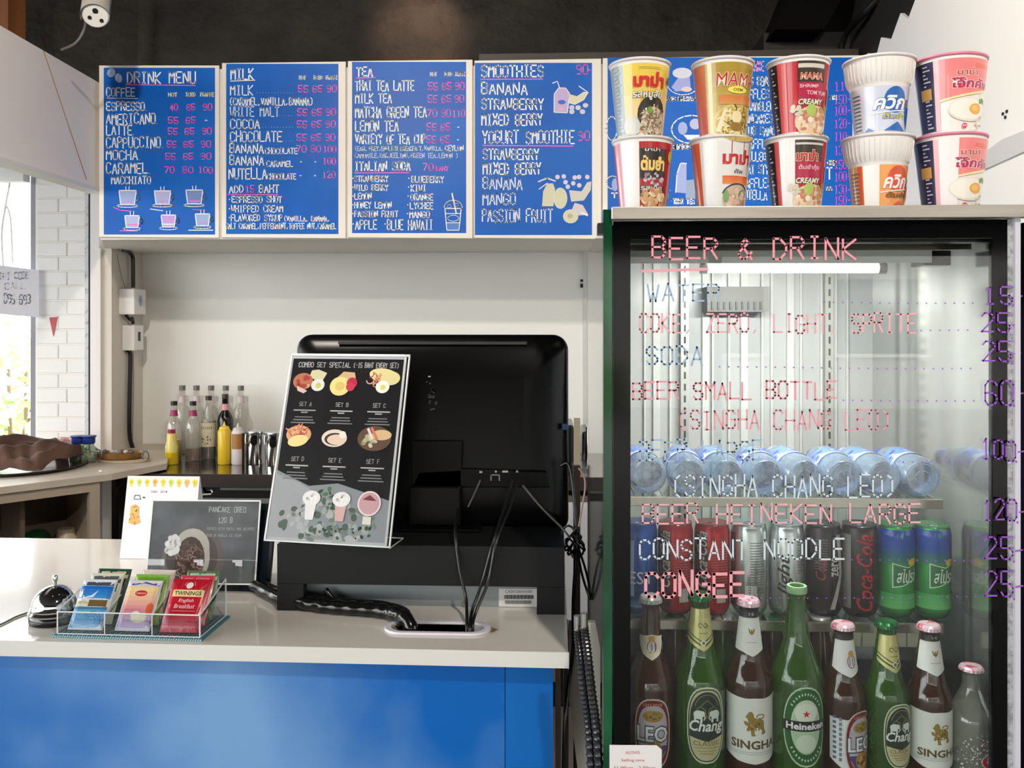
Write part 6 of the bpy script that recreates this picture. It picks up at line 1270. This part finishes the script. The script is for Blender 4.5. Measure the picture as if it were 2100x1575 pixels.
# syrup bottles and jars
def lathe_thing(name, label, cat, px, pyb, Y, parts, group=None, z=SZ):
    x = P(px, 0, Y).x; t = thing(name, label, cat, (x, Y, z + .0005), 0, group)
    for nm, pr, m in parts: obj(nm, MB().lathe(pr, (x, Y, z + .0005), 28), m, t, smooth=50)
    return t, Vector((x, Y, z + .0005))
clr = glass('clear_syrup_glass', (238, 238, 234), 1.2, .03, body=(226, 222, 216), bodyfac=.20)
syr = lambda n, c: mat(n, c, .15, coat=.4)
def syrup(px, Y, label, H_=.25, liquid=None, fill=.35, labc=None, capc=(16, 16, 16), neck=(150, 40, 90), body=None, group='syrup bottles on the steel counter'):
    r = .033; pr = [(.030, 0), (r, .006), (r, H_*.60), (r*.9, H_*.66), (.016, H_*.74), (.0135, H_*.80), (.0125, H_*.93), (.014, H_*.94)]
    parts = [('glass_body', pr, body or clr)]
    if liquid: parts.append(('syrup', [(.028, .004), (.0305, .008), (.0305, H_*fill), (.001, H_*fill + .001)], liquid))
    parts.append(('cap', [(.0135, H_*.93), (.0135, H_), (.001, H_)], mat('cap_%d%d%d' % capc, capc, .4)))
    if neck: parts.append(('neck_label', [(.0175, H_*.755), (.0150, H_*.80), (.0140, H_*.85)], mat('neck_%d%d%d' % neck, neck, .5)))
    t, c = lathe_thing('syrup_bottle', label, 'bottle', px, 0, Y, parts, group)
    if labc:
        k = Ink(wrap(c, lambda v: r + .0003, r, 0), du=.01); k.rect(-.045, H_*.20, .045, H_*.58, labc); k.rect(-.03, H_*.48, .03, H_*.52, (96, 80, 50)); k.blobs(0, H_*.32, .022, .02, [(110, 120, 50), (60, 60, 40), (180, 150, 70)], 16, .004, 2); k.done('paper_label', t)
Yf, Yr = 3.66, 3.78
syrup(357, Yf, 'clear syrup bottle with black cap, leftmost, above yellow syrup', .252, syr('yellow_syrup', (206, 180, 10)), .36)
syrup(396, Yf, 'clear syrup bottle with amber syrup low in it and red neck label', .252, syr('amber_syrup', (96, 50, 20)), .22)
syrup(428, Yf + .06, 'syrup bottle with large cream paper label', .27, syr('dark_syrup', (24, 12, 8)), .6, (212, 202, 172), (60, 40, 40), None)
syrup(462, Yf + .06, 'dark chocolate syrup bottle with black shoulders behind yellow squeeze bottle', .278, None, .3, None, (60, 40, 40), (206, 150, 160), body=mat('dark_choc_glass', (18, 12, 12), .15))
for i, (px, ) in enumerate(((374,), (403,), (433,), (463,), (494,))):
    syrup(px, Yr + .06, 'clear syrup bottle in the back row against the white wall, ' + ('leftmost', 'second from left', 'middle one', 'second from right', 'rightmost')[i], .305, None, .3, None, (110, 104, 104), (206, 186, 190))
sq = lambda nm, px, col, capc, label, tall=.205: lathe_thing(nm, label, 'bottle', px, 0, Yf - .08, [('bottle_body', [(.024, 0), (.0265, .004), (.0265, tall*.78), (.020, tall*.84)], mat('sq_%d_%d' % col[:2], col, .35)), ('nozzle', [(.021, tall*.84), (.019, tall*.88), (.006, tall*.91), (.002, tall)], mat('nz_%d_%d' % capc[:2], capc, .35))])
lathe_thing('small_sauce_bottle', 'small yellow sauce bottle with red cap in front of the leftmost syrup', 'bottle', 352, 0, Yf - .09, [('bottle_body', [(.024, 0), (.026, .004), (.026, .075), (.020, .095), (.019, .128)], mat('pale_yellow_glass', (222, 208, 120), .25)), ('sauce', [(.0262, .002), (.0266, .05), (.02, .051)], mat('yellow_sauce', (206, 178, 10), .2)), ('cap', [(.015, .128), (.015, .142), (.001, .142)], mat('wine_red_cap', (150, 30, 66), .4))])
sq('squeeze_bottle', 460, (222, 186, 40), (230, 200, 50), 'yellow squeeze bottle with pointed nozzle', .175)
t, c = sq('squeeze_bottle', 488, (214, 206, 206), (206, 196, 190), 'white squeeze bottle with brown sauce inside', .17)
k = Ink(wrap(c, lambda v: .0269, .0269, 0), du=.01); k.rect(-.02, .065, .04, .128, (160, 112, 60)); k.rect(.026, .0, .04, .13, (60, 24, 16)); k.done('sauce_band', t)
for i, (px, la) in enumerate(((524, 'shiny steel canister with clip lid, left of the menu stand'), (563, 'shiny steel canister with clip lid half hidden by the menu stand'))):
    t, c = lathe_thing('canister', la, 'canister', px, 0, Yf - .06 - .03*i, [('canister_body', [(.036, 0), (.038, .003), (.038, .122)], chrome), ('lid', [(.039, .124), (.040, .128), (.039, .136), (.001, .138)], mat('lid_steel', (206, 206, 206), .2, 1))], 'steel canisters on the back counter')
    obj('clip', MB().tube([c + Vector((-.030, -.026, .125)), c + Vector((-.032, -.030, .110)), c + Vector((-.030, -.032, .090)), c + Vector((-.024, -.032, .088))], .002, 6), STEEL, t)
# things right of the monitor
em = thing('coffee_machine', 'black coffee machine glimpsed between monitor and fridge', 'coffee machine', (X_(1225, 3.6), 3.6, SZ))
obj('machine_body', MB().box(X_(1150, 3.55), X_(1177, 3.55), 3.55, 3.8, SZ, Z_(872, 3.55, 1160)).box(X_(1194, 3.6), X_(1330, 3.6), 3.6, 3.85, SZ, Z_(885, 3.6, 1200)), mat('machine_black', (18, 18, 22), .2), em, bevel=.01)
obj('drip_tray', MB().box(X_(1190, 3.5), X_(1330, 3.5), 3.42, 3.6, SZ, SZ + .02), STEEL, em)
obj('steam_wand', MB().cyl(P(1213, 985, 3.52), P(1213, 900, 3.52), .005, 10), chrome, em); obj('group_head', MB().lathe([(.022, 0), (.022, .17), (.018, .18)], P(1212, 960, 3.56), 20), chrome, em, smooth=40)
tag(obj('wall_socket', MB().box(X_(1190, NB - .01), X_(1200, NB - .01), NB - .012, NB - .001, Z_(578, NB, 1195), Z_(573, NB, 1195)).box(X_(1190, NB - .01), X_(1200, NB - .01), NB - .012, NB - .001, Z_(590, NB, 1195), Z_(582, NB, 1195)), BLACK), 'small black two part switch high on the white wall', 'switch')
tag(obj('wall_strip', MB().box(X_(1196, NB - .03), X_(1204, NB - .03), NB - .03, NB - .001, SZ, ZB), mat('pale_strip', (206, 206, 206), .4)), 'pale upright strip on the white wall beside the fridge', 'strip')

# ---------------------------------------------------------------- left wooden counter
LZ = .93
e0, e1 = PZ(0, 999, LZ), PZ(230, 971, LZ); e2 = PZ(342, 950, LZ)
dl_ = (e1 - e0).normalized(); em_ = e0 - dl_*1.2
lc = thing('wooden_counter', 'pale beige wooden corner counter with open shelf below', 'counter', (em_ + e1)/2*1 + Vector((0, .2, -LZ)))
wood = mat('beige_laminate', (196, 184, 168), .4, noise=(7, (206, 196, 182), .35, .7, (1, 1, 1)))
poly = [em_, e1, e2, Vector((niL + .14, NB - .003, LZ)), Vector((niL, NB - .003, LZ)), Vector((X_(217, PY), PY - .03, LZ)), Vector((em_.x, PY - .03, LZ))]
obj('worktop', MB().slab([p - Vector((0, 0, .025)) for p in poly], (0, 0, .025)), wood, lc, bevel=.001)
inn = Vector((-dl_.y, dl_.x, 0))
def lp(s_, d, z): p = e0 + dl_*s_ + inn*d; return Vector((p.x, p.y, z))
Lr = (PZ(208, 974, LZ) - e0).length
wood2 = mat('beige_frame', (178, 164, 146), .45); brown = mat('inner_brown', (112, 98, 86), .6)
def wall_seg(s0, s1, d0, d1, z0, z1): return MB().hexa([lp(s0, d0, z0), lp(s1, d0, z0), lp(s1, d1, z0), lp(s0, d1, z0)], [lp(s0, d0, z1), lp(s1, d0, z1), lp(s1, d1, z1), lp(s0, d1, z1)])
obj('apron', wall_seg(-1.2, Lr, .012, .03, LZ - .06, LZ - .026), wood2, lc)
obj('post', wall_seg(Lr - .035, Lr, .012, .04, 0, LZ - .06), wood2, lc)
obj('side_panel', wall_seg(Lr - .012, Lr, .04, .34, 0, LZ - .026), wood2, lc)
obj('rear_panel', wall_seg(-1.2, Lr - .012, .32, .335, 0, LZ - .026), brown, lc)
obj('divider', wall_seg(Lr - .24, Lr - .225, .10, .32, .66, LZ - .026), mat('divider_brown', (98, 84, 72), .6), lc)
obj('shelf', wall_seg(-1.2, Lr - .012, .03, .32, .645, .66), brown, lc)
g_ = lp(Lr - .16 - .12, .10, .6605)
def bowl(name, label, cat, c, pr, m): t = thing(name, label, cat, c); obj('bowl' if 'bowl' in name else 'cup', MB().lathe(pr, c, 28), m, t, smooth=50); return t
q = PZ(72, 1105, .6605); bowl('green_bowl', 'upturned dark green bowl on the lower shelf', 'bowl', q, [(.055, 0), (.052, .012), (.036, .030), (.012, .038), (.001, .038)], mat('dark_green', (24, 92, 52), .4))
q = PZ(135, 1106, .6605); bowl('white_cup', 'upturned white cup on the lower shelf beside the green bowl', 'cup', q, [(.040, 0), (.039, .008), (.034, .012), (.030, .042), (.001, .043)], mat('cream_cup', (214, 200, 176), .4))
# tray with brown cloth
tr = thing('tray', 'round black tray under the brown cloth', 'tray', PZ(40, 972, LZ + .001))
tc_ = PZ(45, 962, LZ + .001)
obj('tray_body', MB().lathe([(.20, 0), (.225, .008), (.23, .014), (.225, .014), (.20, .006), (.001, .005)], tc_ + Vector((-.02, .03, 0)), 40), mat('tray_black', (16, 17, 19), .2), tr, smooth=40)
# draped cloth: a crumpled sheet over a hidden heap
def clh(u, v):
    base = .100*math.exp(-((u*.8)**4)*1.2) * (1 - .75*max(0, v)**1.4) 
    fold = .012*math.sin(5.2*u + 3*v + 1) + .022*abs(math.sin(4.3*u - 3.1*v + .6)) + .011*abs(math.sin(8*u + 5*v)) - .012
    tri = lambda q: abs((q % 2) - 1)
    return max(.012, base*.92 + .030*tri(1.9*u - 1.1*v + .3) + .020*tri(3.1*u + 2.2*v) + .010*tri(6*u - 3*v + .5) - .022)
n1, n2 = 44, 30; vs = []; fs = []; cen = PZ(14, 963, LZ)
for j in range(n2+1):
    for i in range(n1+1):
        u, v = -1 + 2*i/n1, -1 + 2*j/n2
        edge = max(abs(u), abs(v)); z = clh(u, -v if v < 0 else v*.4)
        if edge > .93: z = max(.012, z*.45)
        vs.append((cen.x + u*.20 + .02*math.sin(3*v), cen.y + .02 + v*.15 + .012*math.sin(6*u) + u*.03, LZ + .004 + z))
for j in range(n2):
    for i in range(n1): a2 = j*(n1+1)+i; fs.append((a2, a2+1, a2+n1+2, a2+n1+1))
cl = obj('brown_cloth', MB().add(vs, fs), mat('brown_cloth', (74, 50, 40), .85, noise=(9, (104, 76, 66), .4, .7), bump=(70, .3, .003)), smooth=80)
tag(cl, 'crumpled brown cloth draped over a heap on the left counter', 'cloth'); sd_ = cl.modifiers.new('thick', 'SOLIDIFY'); sd_.thickness = .004
# white jars behind with blue lids, pinkish parcel
for px, la in ((160, 'glass jar with blue lid, half hidden by the brown cloth'), (182, 'glass jar with blue lid beside the wooden tray')):
    q = PZ(px, 948, LZ + .0005); t = thing('lidded_jar', la, 'jar', q, 0, 'jars with blue lids')
    obj('jar_glass', MB().lathe([(.026, 0), (.034, .006), (.036, .03), (.032, .055), (.020, .066), (.020, .074)], q, 28), glass('green_clear_glass', (214, 226, 214), 1.4, .04, body=(150, 170, 140), bodyfac=.3), t, smooth=50)
    obj('blue_lid', MB().lathe([(.021, .074), (.024, .078), (.024, .098), (.028, .102), (.028, .106), (.001, .107)], q, 24), mat('cobalt_lid', (22, 48, 128), .35), t, smooth=40)
    obj('contents', MB().lathe([(.024, .004), (.031, .01), (.031, .04), (.001, .045)], q, 20), mat('jar_contents', (196, 186, 170), .7, noise=(60, (120, 110, 80), .4, .6)), t)
    obj('handle', MB().tube(smooth_path([q + Vector((.034, -.01, .055)), q + Vector((.060, -.015, .045)), q + Vector((.058, -.015, .022)), q + Vector((.035, -.01, .014))], 5), .0028, 7), mat('steel_wire_dark', (110, 112, 116), .3, .8), t)
q = PZ(140, 943, LZ + .001)
pk = thing('pink_packet', 'pinkish red patterned packet peeping out behind the brown cloth', 'packet', q)
obj('packet', MB().box(q.x - .05, q.x + .045, q.y - .02, q.y + .02, LZ + .001, LZ + .092), mat('pink_pattern', (196, 130, 124), .5, noise=(30, (226, 206, 196), .45, .55)), pk, bevel=.008)
# wooden tray with odds and ends
q = PZ(247, 944, LZ + .001)
wt_ = thing('wooden_tray', 'oval wooden tray with small things in the corner', 'tray', q)
def ov(pr, c, sx): m_ = MB().lathe(pr, (0, 0, 0), 32); m_.v = [(v[0]*sx + c.x, v[1] + c.y, v[2] + c.z) for v in m_.v]; return m_
obj('tray_body', ov([(.045, .008), (.055, .012), (.060, .034), (.056, .034), (.050, .014), (.001, .012)], q, 1.6), mat('honey_wood', (150, 108, 50), .4, noise=(20, (110, 74, 30), .4, .7)), wt_, smooth=40)
obj('tray_base', ov([(.060, 0), (.064, .008), (.001, .008)], q + Vector((.02, -.01, 0)), 1.7), mat('pale_wood', (206, 190, 164), .5), wt_)
obj('ring_handle', MB().tube([q + Vector((.112 + .0*a, -.02 + .0, .016)) + Vector((.014*math.cos(a), 0, .018*math.sin(a) + .006)) for a in [j*math.pi/7 for j in range(14)]], .0028, 6, True), mat('steel_wire_dark', ()), wt_)
for dx_, dy_, r_, ci, la in ((-.065, 0, .012, 2, 'dark round trinket at the left end of the wooden tray'), (-.036, .004, .010, 0, 'pale round trinket beside the dark one in the tray'), (-.008, -.006, .013, 1, 'largest grey round trinket in the middle of the tray'), (.020, .004, .010, 0, 'pale round trinket right of the large grey one'), (.048, -.004, .009, 2, 'small dark trinket at the right end of the wooden tray')):
    tag(obj('trinket', MB().ball(q + Vector((dx_, dy_, .034)), r_, 12, .8), mat('shell_grey_%d' % ci, [(206, 204, 204), (150, 146, 142), (96, 92, 88)][ci], .3), smooth=60), la, 'trinket', 'trinkets in the wooden tray')
tag(obj('crumb_heap', MB().ball(PZ(207, 966, LZ + .006), .008, 8, .5), mat('white_crumb', (232, 232, 228), .5)), 'tiny white crumpled scrap on the beige counter edge', 'scrap')
# electrical boxes and conduit on the niche side wall
def sidep(px, py, off=0):   # a point on the splayed side wall
    A0 = Vector((X_(236, PY), PY - .03)); B0 = Vector((niL, NB)); X, Yc = ray(px)
    d = B0 - A0; t_ = (A0.x*Yc - A0.y*X) / (d.y*X - d.x*Yc); p = A0 + d*t_; k_ = p.y / Yc
    n_ = Vector((d.y, -d.x)).normalized(); n_ = n_ if n_.x > 0 else -n_
    return Vector((p.x + n_.x*off, p.y + n_.y*off, EYE + (655 - py)/FOC*k_))
pts = [sidep(236, 512, .02), sidep(250, 514, .02), sidep(262, 524, .02), sidep(264, 545, .02), sidep(264, 590, .02)]
tag(obj('conduit', MB().tube(smooth_path(pts), .0085, 8), RUBBER), 'black conduit bending down from the soffit to the upper wall box', 'conduit')
pts = [sidep(256, 718, .012), sidep(261, 728, .014), sidep(260, 800, .014), sidep(259, 850, .014), sidep(260, 895, .014), sidep(267, 922, .014)]
tag(obj('conduit', MB().tube(smooth_path(pts), .0095, 8), RUBBER), 'black conduit running from the lower wall box down to the counter', 'conduit')
tag(obj('conduit', MB().tube(smooth_path([sidep(248, 645, .02), sidep(254, 656, .03), sidep(262, 652, .02), sidep(264, 664, .02)]), .007, 8), RUBBER), 'short black cable loop joining the two white wall boxes', 'conduit')
tag(obj('thin_wire', MB().tube(smooth_path([sidep(229+8, 520, .006), sidep(245, 560, .006), sidep(254, 592, .006)]), .0012, 5), mat('grey_cable', ())), 'thin wire slanting down to the upper wall box', 'wire')
tag(obj('thin_wire', MB().tube(smooth_path([sidep(271, 720, .004), sidep(272, 800, .004), sidep(270, 870, .004), sidep(270, 925, .004)]), .0015, 5), mat('grey_cable', ())), 'thin grey wire beside the lower black conduit', 'wire')
for i, (x0_, x1_, ya2, yb2, la) in enumerate(((243, 268, 592, 645, 'white wall box with pale blue hexagon mark, the upper one'), (250, 270, 667, 719, 'white wall box with black switch, the lower one'))):
    A2, B3 = sidep(x0_, yb2, 0), sidep(x1_, yb2, 0); z0 = A2.z; z1 = sidep(x0_, ya2).z; d = (B3 - A2); d.z = 0; n_ = Vector((d.y, -d.x, 0)).normalized(); n_ = n_ if n_.x > 0 else -n_; dp = .07 if i == 0 else .055
    t = thing('wall_box', la, 'switch box', Vector((A2.x, A2.y, z0)))
    b4 = [Vector((A2.x, A2.y, z0)), Vector((B3.x, B3.y, z0)), Vector((B3.x, B3.y, z0)) + n_*dp, Vector((A2.x, A2.y, z0)) + n_*dp]
    obj('box_body', MB().slab(b4, (0, 0, z1 - z0)), mat('box_white', (230, 229, 228), .35), t, bevel=.004)
    c = (b4[2] + b4[3])/2 + Vector((0, 0, (z1 - z0)*.55)); dn = d.normalized()
    S = plane(c, dn, (0, 0, 1)); k = Ink(lambda u, v, off: c + dn*u + Vector((0, 0, v)) + n_*(.0008 + off))
    if i == 0: k.ell(0, 0, .016, .028, (176, 184, 206), 6); k.ell(0, 0, .013, .023, (150, 164, 200), 6)
    else: k.rect(-.010, -.020, .012, .020, (30, 26, 28))
    k.done('front_mark', t)
